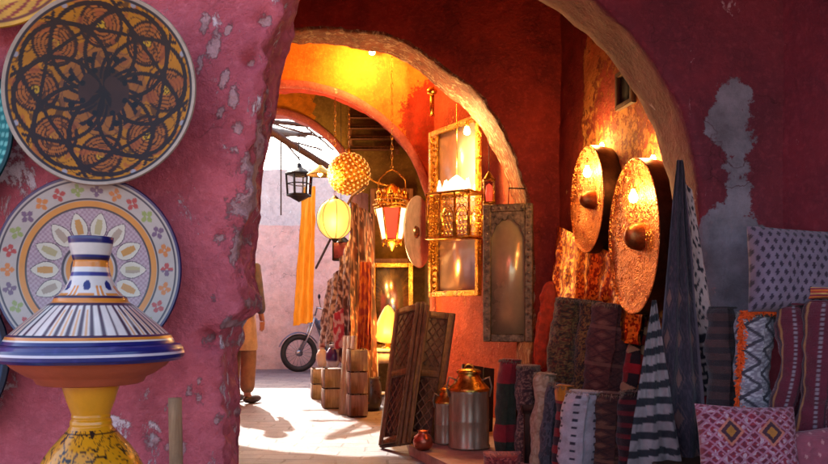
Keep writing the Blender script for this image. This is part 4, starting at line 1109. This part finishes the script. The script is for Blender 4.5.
# ------------------------------------------------------------------ carved boards, copper pot, tin cans
def board(label, foot, head, w_, th, yaw, mat, name='carved_board', carved=True, group=None):
    foot = Vector(foot); head = Vector(head); t = thing(name, label, 'board', foot, group=group); ax = (head-foot); H = ax.length; ax.normalize()
    sx = Vector((cos(yaw), sin(yaw), 0)); sx = (sx-ax*sx.dot(ax)).normalized(); sy = ax.cross(sx); R = Matrix((sx, sy, ax)).transposed()
    m = MB(); nb = 1 if carved else 3
    for i in range(nb): m.box(R @ Vector(((i-(nb-1)/2)*w_/nb, 0, H/2)), (w_/nb-.004, th, H*(1-.015*((i*7) % 3))), R, bev=.004)
    m.build('panel', mat, t)
    if carved:
        m = MB()
        for sx_ in (-1, 1): m.box(R @ Vector((sx_*(w_/2-.03), -th*.5-.006, H/2)), (.045, .022, H-.02), R, bev=.004)
        for z in (.04, H*.5, H-.04): m.box(R @ Vector((0, -th*.5-.006, z)), (w_-.11, .020, .05), R, bev=.004)
        m.build('moulding', M['wood'], t)
        for pz in (H*.27, H*.75):
            m = MB(); hw, hh_ = w_/2-.06, H*.2
            for q in range(-3, 4):
                for sg in (-1, 1):
                    pts = []
                    for e in range(9):
                        x = -hw+2*hw*e/8; z = q*hh_*.42+sg*x*1.5
                        if abs(z) < hh_: pts.append(R @ Vector((x, -th*.5-.003, pz+z)))
                    if len(pts) > 1: m.tube(pts, .006, 4)
            m.build('lattice', M['wood'], t)
    return t
f0 = W(392, 452, 5.65); f0.z = .085; h0 = W(415, 306, 5.95)
board('carved cedar panel leaning at the passage edge, front one of the pair', (f0.x+.02, 5.62, .05), (h0.x-.03, 6.02, 1.03), .30, .035, radians(-50), M['carved'], group='carved panels by the passage')
board('plain plank upright leaning over the carved cedar panel', (W(403, 460, 5.42).x, 5.42, .085), (W(423, 302, 5.78).x, 5.8, 1.05), .10, .04, radians(-20), M['wood'], name='plank', carved=False)
board('darker carved panel with a slanted side, right of the plain plank', (W(420, 458, 5.55).x, 5.55, .085), (W(440, 312, 5.95).x, 5.97, .98), .24, .035, radians(-6), M['carved'], group='carved panels by the passage')
board('black painted board behind the tin cans', (W(475, 440, 6.1).x, 6.05, .085), (W(478, 372, 6.3).x, 6.3, .56), .26, .03, radians(8), simple('black_board', s(50,36,36), .6), name='dark_board', carved=False)
o = MB().lathe([(1e-4, .0), (.04, .002), (.062, .03), (.066, .06), (.056, .09), (.035, .105), (.03, .12), (.036, .126), (.03, .124), (1e-4, .10)], 32).build('copper_pot', simple('dull_copper', s(196,110,84), .35, .9, .3, 14, .3))
o.location = (W(423, 446, 5.25).x, 5.25, .087); tag(o, 'little round copper pot standing before the carved panels', 'pot')
def milk_can(label, px, py, Y, rpx, hpx):
    R = rpx/F*Y; H = hpx/F*Y; t = thing('milk_can', label, 'can', (W(px, py, Y).x, Y, .087), group='tin cans with brass tops')
    fl = lambda a, z: 1+.05*abs(cos(6*a))*(1 if z < H*.7 else 0)
    MB().lathe([(1e-4, .0), (R*.93, 0), (R*1.0, .006), (R*1.02, .014), (R*.96, .022), (R*.96, H*.32), (R*.985, H*.335), (R*.96, H*.35), (R*.95, H*.66), (R*1.0, H*.69), (R*1.0, H*.70)], 72, rf=fl).build('body', M['tin'], t)
    MB().lathe([(R*1.04, H*.695), (R*1.05, H*.715), (R*.98, H*.735), (R*.72, H*.80), (R*.56, H*.86), (R*.50, H*.90), (R*.52, H*.91)], 48).build('shoulder', M['brassy'], t)
    ld = MB().lathe([(R*.60, H*.905), (R*.62, H*.925), (R*.55, H*.945), (R*.3, H*.962), (1e-4, H*.968)], 40).build('lid', M['brassy'], t)
    m = MB(); m.tube([(R*.22*cos(q*pi/8), 0, H*.962+R*.20*sin(q*pi/8)) for q in range(9)], .006, 6); m.build('knob', M['brassy'], ld)
    for sx in (-1, 1): MB().tube([(sx*R*.62, -.02, H*.82), (sx*R*1.0, -.02, H*.86), (sx*R*1.12, -.02, H*.74), (sx*R*1.0, -.02, H*.62)], .007, 6).build('handle', M['tin'], t)
milk_can('large fluted tin can with a brass shoulder and lid, the taller one', 469, 459, 5.35, 20, 82)
milk_can('smaller fluted tin can half hidden behind the taller one', 447, 455, 5.52, 12.5, 58)

# ------------------------------------------------------------------ goods lining the passage before the olive wall
board('pale grey board with a framed card, standing at the end of the goods', (W(346, 420, 7.55).x, 7.5, .02), (W(350, 338, 7.6).x, 7.62, .76), .24, .03, radians(-58), M['wood_grey'], name='display_board', carved=False)
def leath(u, v):
    n = mn.noise(Vector((u*9, v*14, 3))); c = mix(s(120,66,44), s(60,34,34), clamp(.5+n*1.6))
    n2 = mn.noise(Vector((u*22, v*30, 5)))
    if n2 > .32: c = s(186,140,120)
    if thr(u*3+v*.6, 1) < .08: c = s(36,24,26)
    return c
def bagw(u, v):
    n = mn.noise(Vector((u*14, v*20, 9))); return s(196,170,160) if n > .15 else (s(110,70,66) if n > -.15 else s(70,44,50))
drape('brown leather hides hanging from the wall left of the glass lantern', W(350,200,7.75), W(372,214,7.95), W(349,402,7.60), W(377,404,7.85), leath, 'leather_hide', 'cloth', cat='hide', fold=.03, nf=3, sd=2, nu=40, nv=90)
drape('mottled pale and brown woven strap bags hanging by the globe lamp', W(339,262,8.2), W(352,232,7.9), W(334,352,8.2), W(352,372,7.8), bagw, 'woven_bag', 'cloth', cat='bag', fold=.03, nf=2.5, sd=6, nu=30, nv=60)
drape('orange and rust silk scarves hanging beside the brown hides', W(360,262,7.62), W(371,262,7.66), W(357,356,7.55), W(371,350,7.58), lambda u, v: s(226,120,40) if mn.noise(Vector((u*5, v*12, 0))) > 0 else s(170,60,40), 'silk_scarf', 'cloth', cat='scarf', fold=.02, nf=3, nu=30, nv=50)
# dark cube pendant under the globe
t = thing('box_lantern', 'small plum coloured box lantern unlit beneath the yellow globe', 'lantern', W(341, 251, 8.5))
MB().box((0, 0, 0), (.15, .15, .17), bev=.006).build('body', simple('plum_glass', s(110,50,70), .3), t)
m = MB()
for a in range(4): m.box((.077*(1 if a % 2 else -1), .077*(1 if a > 1 else -1), 0), (.014, .014, .19))
m.lathe([(.10, .09), (.05, .14), (.01, .17)], 4); m.box((0, 0, -.095), (.17, .17, .014)); m.build('frame', M['iron'], t)
m = MB(); m.tube([(0, 0, .16), (0, 0, 1.6)], .003, 4); m.build('chain', M['iron'], t)
# lilac clothes hanging in the goods
drape('lilac kaftan hanging dimly under the mauve rim of the farthest arch', W(352,190,8.9), W(368,194,8.8), W(348,300,8.8), W(367,300,8.7), lambda u, v: mix(s(150,120,160), s(110,84,120), .5+.5*mn.noise(Vector((u*6, v*8, 1)))), 'kaftan', 'cloth', cat='kaftan', fold=.03, nf=2.5, sd=9, nu=30, nv=50)
# pottery jars and crates in a line on the ground
def jar(label, px, base, Y, rpx, hpx, col, mat='glaze'):
    R = rpx/F*Y; H = hpx/F*Y
    pr = [(1e-4, 0), (R*.6, 0), (R*.8, H*.12), (R, H*.40), (R*.95, H*.62), (R*.6, H*.82), (R*.42, H*.88), (R*.5, H*.97), (R*.55, H), (R*.45, H*.99), (1e-4, H*.9)]
    m = MB().lathe(finep(pr, 3), 40, col=col); o = m.build('pottery_jar', M[mat]); o.location = (W(px, base, Y).x, Y, base if False else max(.02, W(px, base, Y).z)); return tag(o, label, 'jar', 'pottery jars along the passage')
def crate(label, px, base, Y, w_, d_, h_, yaw, mat='wood_grey'):
    q = W(px, base, Y); t = thing('wooden_crate', label, 'crate', (q.x, Y, .02), (0, 0, yaw), 'crates along the passage')
    m = MB()
    n = max(2, int(h_/.16))
    for i in range(n):
        z = h_*(i+.5)/n
        for sy in (-1, 1): m.box((0, sy*d_/2, z), (w_, .014, h_/n-.012), bev=.003)
        for sx in (-1, 1): m.box((sx*w_/2, 0, z), (.014, d_-.02, h_/n-.012), bev=.003)
    m.build('slats', M[mat], t); m = MB()
    for sx in (-1, 1):
        for sy in (-1, 1): m.box((sx*(w_/2-.02), sy*(d_/2-.022), h_/2), (.03, .026, h_+.01), bev=.003)
    m.box((0, 0, h_-.02), (w_-.02, d_-.02, .02)); m.build('frame', M['wood_dark'], t); return t
crate('tall narrow slatted crate at the front end of the row by the passage', 357, 418, 7.45, .16, .16, .62, .3)
crate('slatted crate carrying the white jar with the purple label', 334, 408, 8.1, .22, .2, .40, .25)
crate('low slatted crate farther along, before the motorbike', 321, 398, 8.9, .20, .2, .34, .2)
def cj(r, t, z, q):
    if .25 < q < .62 and cos(t+1.9) > .45: return s(84,44,104)
    return s(226,214,206)
jar('white jar with a purple label standing on a crate', 333, 370, 8.05, 7.5, 22, cj)
bpy.data.objects['pottery_jar'].location.z = .42+.012
jar('cream jar with a red neck on the low crate', 322, 364, 8.9, 6, 20, lambda r, t, z, q: s(180,50,44) if q > .7 else s(216,190,170)); bpy.data.objects['pottery_jar.001'].location.z = .36+.012
drape('pink and red printed cards pinned on a hanging cloth above the white jar', W(333,314,8.0), W(343,308,7.9), W(334,350,8.0), W(345,346,7.9), lambda u, v: s(206,70,90) if mn.noise(Vector((u*4, v*5, 2))) > -.05 else s(236,210,204), 'printed_cloth', 'cloth', fold=.01, nf=1.5, nu=20, nv=30)
drape('dark brown woollen shawl hanging at the inner edge of the goods', W(327,282,8.9), W(340,268,8.6), W(318,352,9.0), W(334,340,8.6), lambda u, v: s(100,66,60) if mn.noise(Vector((u*12, v*20, 9))) > 0 else s(190,160,150), 'wool_shawl', 'cloth', cat='shawl', fold=.03, nf=2, nu=24, nv=40)
m = MB(); m.tube([W(316, 268, 9.1), W(352, 196, 8.2), W(366, 186, 7.9)], .014, 8); tag(m.build('hanging_rail', M['wood_dark']), 'dark pole from which the bags and shawls hang', 'rail')
# hanging things on the passage line, black pot and red jar near table
o = MB().lathe([(1e-4, 0), (.08, 0), (.11, .10), (.10, .26), (.08, .30), (.09, .33), (1e-4, .32)], 28).build('dark_jar', simple('dark_glaze', s(52,44,58), .3, coat=.4)); o.location = (W(371, 410, 7.85).x, 7.85, .02); tag(o, 'dark jar standing against the side table leg', 'jar')

# ------------------------------------------------------------------ yellow cloth, black lantern, small brass shade
drape('long saffron yellow cloth hanging in the daylight by the motorbike', W(304,188,11.0), W(315,186,11.2), W(294,326,11.0), W(312,322,11.2), lambda u, v: (1, 1, 1), 'saffron_cloth', 'yellow_cloth', nu=40, nv=100, fold=.035, nf=2.5, sd=4)
t = thing('iron_lantern', 'black iron lantern with clear and red panes hanging from a roof pole', 'lantern', W(299, 184, 10.6), (0, 0, .3))
m = MB()
for i in range(6):
    a, b = hexp(.17, .13, 6)[i], hexp(.15, -.15, 6)[i]; m.tube([a, b], .014, 6)
m.tube(hexp(.17, .13), .018, 6, closed=True); m.tube(hexp(.15, -.15), .018, 6, closed=True); m.tube(hexp(.16, 0), .008, 6, closed=True)
m.lathe([(.19, .13), (.12, .19), (.05, .22), (.03, .27), (.001, .28)], 6); m.lathe([(.15, -.16), (.08, -.2), (.001, -.24)], 6); m.build('frame', M['iron'], t)
for i in range(6):
    a0, a1, b1, b0 = hexp(.158, .12)[i], hexp(.158, .12)[(i+1) % 6], hexp(.14, -.14)[(i+1) % 6], hexp(.14, -.14)[i]
    m = MB(); m.f.append(tuple(m.add(p) for p in (a0, a1, b1, b0))); m.build('pane', M['pane_red'] if i == 5 else M['pane_clear'], t, smooth=False)
m = MB(); m.tube([(0, 0, .27), (0, 0, .62)], .008, 5); m.build('chain', M['iron'], t)
t = thing('pendant_lamp', 'flat yellow brass lamp shade between the iron lantern and the ball lamp', 'shade', W(320, 172, 9.9))
MB().lathe([(.03, .08), (.05, .06), (.16, -.03), (.165, -.045), (.155, -.035), (.04, .05)], 32).build('shade', M['brassy'], t)
m = MB(); m.tube([(0, 0, .08), (0, 0, .9)], .004, 5); m.build('cord', M['iron'], t); MB().lathe([(1e-4, -.06), (.03, -.03), (.02, .02)], 12).build('bulb', M['bulb'], t)

# ------------------------------------------------------------------ motorbike
bk = thing('motorbike', 'small blue grey motorbike parked across the end of the alley', 'motorbike', (W(299, 372, 12.7).x, 12.7, .02), (0, 0, radians(180+24)))
# local +x points to the rear after the turn: front wheel at origin, bike extends to -x -> build along -x, turned round below
bk.rotation_euler = (0, 0, radians(24))
WR = .30
def wheel(cx):
    wt = MB().lathe([(WR-.065+.045*cos(a)+.02, .042*sin(a)) for a in [q*2*pi/12 for q in range(13)]], 48, c=(cx, 0, WR), M=Rx(pi/2)).build('wheel', M['tyre'], bk)
    m = MB(); m.tube([(cx+(WR-.075)*cos(q*pi/18), 0, WR+(WR-.075)*sin(q*pi/18)) for q in range(36)], .012, 6, closed=True)
    for q in range(18): a = q*2*pi/18; m.tube([(cx, .02*(-1)**q, WR), (cx+(WR-.08)*cos(a), 0, WR+(WR-.08)*sin(a))], .0028, 4)
    m.lathe([(1e-4, -.05), (.05, -.045), (.05, .045), (1e-4, .05)], 20, c=(cx, 0, WR), M=Rx(pi/2)); m.build('rim', M['chrome'], wt)
wheel(0); wheel(1.18)
m = MB()
for sy in (-1, 1): m.tube([(0, sy*.065, WR), (.16, sy*.065, .62), (.24, sy*.06, .86)], .019, 8)
m.build('fork', M['chrome'], bk)
m = MB(); m.tube([(.26, 0, .84), (.40, 0, .66), (.55, 0, .60), (.80, 0, .66), (1.10, 0, .70)], .028, 8); m.tube([(.27, 0, .80), (.45, 0, .34), (.78, 0, .28), (.80, 0, .6)], .024, 8)
for sy in (-1, 1): m.tube([(.78, sy*.09, .30), (1.18, sy*.09, WR)], .018, 8); m.tube([(1.18, sy*.10, WR), (1.05, sy*.10, .66)], .017, 8)
m.build('frame', M['bluepaint'], bk)
def ell(m, c, r, n=20, col=None):
    m.grid(lambda u, v: Vector(c)+Vector((r[0]*cos(2*pi*u)*sin(pi*v), r[1]*sin(2*pi*u)*sin(pi*v), -r[2]*cos(pi*v))), n, n//2+1, cu=True, flip=False); return m
ell(MB(), (.50, 0, .74), (.23, .12, .12)).build('fuel_tank', M['bluepaint'], bk)
ell(MB(), (.93, 0, .79), (.30, .12, .065)).build('seat', M['leather'], bk)
m = MB(); m.box((.60, 0, .40), (.26, .22, .20), bev=.03)
for i in range(6): m.lathe([(.075, 0), (.09, .008), (.075, .016)], 20, c=(.50, 0, .50+i*.024))
m.build('engine', M['tin'], bk)
m = MB()
m.grid(lambda u, v: Vector(((WR+.035)*cos(pi*(.15+u*.75)), (v-.5)*.11*(1), WR+(WR+.035-.02*(2*v-1)**2)*sin(pi*(.15+u*.75)))), 24, 6); m.build('mudguard', M['bluepaint'], bk); m = MB()
m.grid(lambda u, v: Vector((1.18+(WR+.04)*cos(pi*(.05+u*.8)), (v-.5)*.12, WR+(WR+.04-.02*(2*v-1)**2)*sin(pi*(.05+u*.8)))), 24, 6)
m.build('mudguard', M['bluepaint'], bk)
m = MB(); m.tube([(.28, -.36, .99), (.22, -.25, 1.02), (.24, -.08, .90), (.24, .08, .90), (.22, .25, 1.02), (.28, .36, .99)], .014, 8); m.build('handlebar', M['chrome'], bk)
for sy in (-1, 1):
    m = MB(); m.tube([(.28, sy*.24, 1.02), (.24, sy*.28, 1.16)], .006, 5); ell(m, (.24, sy*.29, 1.19), (.014, .06, .04), 14); m.build('rear_view_mirror', M['iron'], bk)
m = MB(); ell(m, (.12, 0, .84), (.08, .085, .085)); m.build('headlight', M['chrome'], bk)
m = MB(); m.tube([(.55, -.12, .32), (.80, -.14, .24), (1.05, -.15, .26), (1.40, -.15, .30)], [.018, .02, .036, .034], 10); m.build('exhaust', M['chrome'], bk)
m = MB(); ell(m, (1.02, 0, .93), (.16, .14, .11)); m.build('carrier_bag', simple('blue_bag', s(60,66,110), .6), bk)

# ------------------------------------------------------------------ person standing half hidden behind the near wall
def skin_mesh(name, verts, edges, radii, mat, parent, root=0, sub=2):
    me = bpy.data.meshes.new(name); me.from_pydata([tuple(v) for v in verts], edges, []); o = bpy.data.objects.new(name, me); C.objects.link(o)
    sv = me.skin_vertices or None
    md = o.modifiers.new('skin', 'SKIN'); 
    if not me.skin_vertices: me.attributes  # layer is made with the modifier below
    if not me.skin_vertices:
        import bmesh
        bm = bmesh.new(); bm.from_mesh(me); bm.verts.layers.skin.verify(); bm.to_mesh(me); bm.free()
    for i, r in enumerate(radii):
        d = me.skin_vertices[0].data[i]; d.radius = r if isinstance(r, tuple) else (r, r); d.use_root = (i == root)
    md.use_smooth_shade = True; ss = o.modifiers.new('sub', 'SUBSURF'); ss.levels = sub; ss.render_levels = sub
    me.materials.append(mat)
    if parent: o.parent = parent
    return o
PX, PY = W(246, 405, 8.47).x-.06, 8.47
pr = skin_mesh('person', [
    (0,0,.95),(0,0,1.10),(0,.0,1.28),(0,0,1.42),(0,.0,1.50),(0,-.01,1.56),(0,-.015,1.64),(0,-.01,1.72),
    (.18,0,1.42),(.23,.01,1.16),(.25,-.04,.93),(.25,-.06,.86),
    (-.18,0,1.42),(-.23,.01,1.16),(-.25,-.04,.93),(-.25,-.06,.86),
    (.09,0,.88),(.10,-.02,.50),(.11,.02,.10),(.11,-.03,.04),(.12,-.15,.03),
    (-.09,0,.88),(-.10,-.02,.50),(-.11,.02,.10),(-.11,-.03,.04),(-.12,-.15,.03)],
    [(0,1),(1,2),(2,3),(3,4),(4,5),(5,6),(6,7),(3,8),(8,9),(9,10),(10,11),(3,12),(12,13),(13,14),(14,15),(0,16),(16,17),(17,18),(18,19),(19,20),(0,21),(21,22),(22,23),(23,24),(24,25)],
    [(.14,.10),(.13,.09),(.15,.10),(.12,.08),.055,.06,(.075,.09),(.06,.07),.052,.04,.028,(.02,.035),.052,.04,.028,(.02,.035),.08,.055,.04,.035,.025,.08,.055,.04,.035,.025], M['skin'], None)
pr.location = (PX, PY, .02); pr.rotation_euler = (0, 0, radians(150))
tag(pr, 'person in a grey jacket, cream tunic and tan trousers, half hidden by the near wall', 'person')
for sx in (-1, 1):                                      # fingers and thumb
    for k_ in range(4):
        x = sx*.25+(-.0); y0 = -.085+.018*k_
        f_ = skin_mesh('finger', [(x, y0, .86), (x-sx*.004, y0-.002, .80), (x-sx*.014, y0-.004, .765-.01*(1.5-abs(k_-1.5)))], [(0,1),(1,2)], [.009,.008,.006], M['skin'], pr, sub=1)
    skin_mesh('thumb', [(x, -.075, .88), (x-sx*.014, -.105, .84), (x-sx*.02, -.108, .81)], [(0,1),(1,2)], [.011,.009,.007], M['skin'], pr, sub=1)
ell(MB(), (0, .005, 1.70), (.088, .105, .10)).build('hair', simple('black_hair', s(36,28,28), .7, bk=.8), pr)
m = MB(); ell(m, (0, -.105, 1.63), (.012, .02, .022), 10); m.build('nose', M['skin'], pr)
for sx in (-1, 1):
    ell(MB(), (sx*.03, -.088, 1.655), (.011, .008, .007), 10).build('eye', simple('eye', s(60,40,36), .2), pr)
    ell(MB(), (sx*.082, 0, 1.635), (.012, .02, .032), 10).build('ear', M['skin'], pr)
ell(MB(), (0, -.092, 1.588), (.024, .008, .007), 10).build('mouth', simple('lips', s(140,70,64), .5), pr)
skin_mesh('jacket', [(0,0,.98),(0,0,1.15),(0,0,1.30),(0,0,1.43),(.19,0,1.42),(.245,.01,1.16),(.26,-.035,.93),(-.19,0,1.42),(-.245,.01,1.16),(-.26,-.035,.93)],
    [(0,1),(1,2),(2,3),(3,4),(4,5),(5,6),(3,7),(7,8),(8,9)], [(.19,.13),(.175,.125),(.18,.125),(.13,.095),.08,.066,.054,.08,.066,.054], simple('grey_wool', s(92,84,96), .9, bk=.6), pr)
MB().lathe([(.20, .56), (.205, .60), (.19, .80), (.165, 1.02), (1e-4, 1.03)], 32, rf=lambda a, z: (1-.25*abs(sin(a)))*(1+.03*cos(7*a))).build('tunic', simple('cream_cotton', s(206,170,130), .9, bk=.4), pr)
skin_mesh('trousers', [(0,0,.86),(.10,0,.78),(.105,-.015,.5),(.11,.02,.10),(-.10,0,.78),(-.105,-.015,.5),(-.11,.02,.10)], [(0,1),(1,2),(2,3),(0,4),(4,5),(5,6)], [.11,.095,.085,.078,.095,.085,.078], simple('tan_trousers', s(150,108,76), .9, bk=.5), pr)
for sx in (-1, 1): ell(MB(), (sx*.115, -.055, .045), (.048, .135, .045), 16).build('shoe', simple('brown_shoe', s(60,40,38), .5), pr)
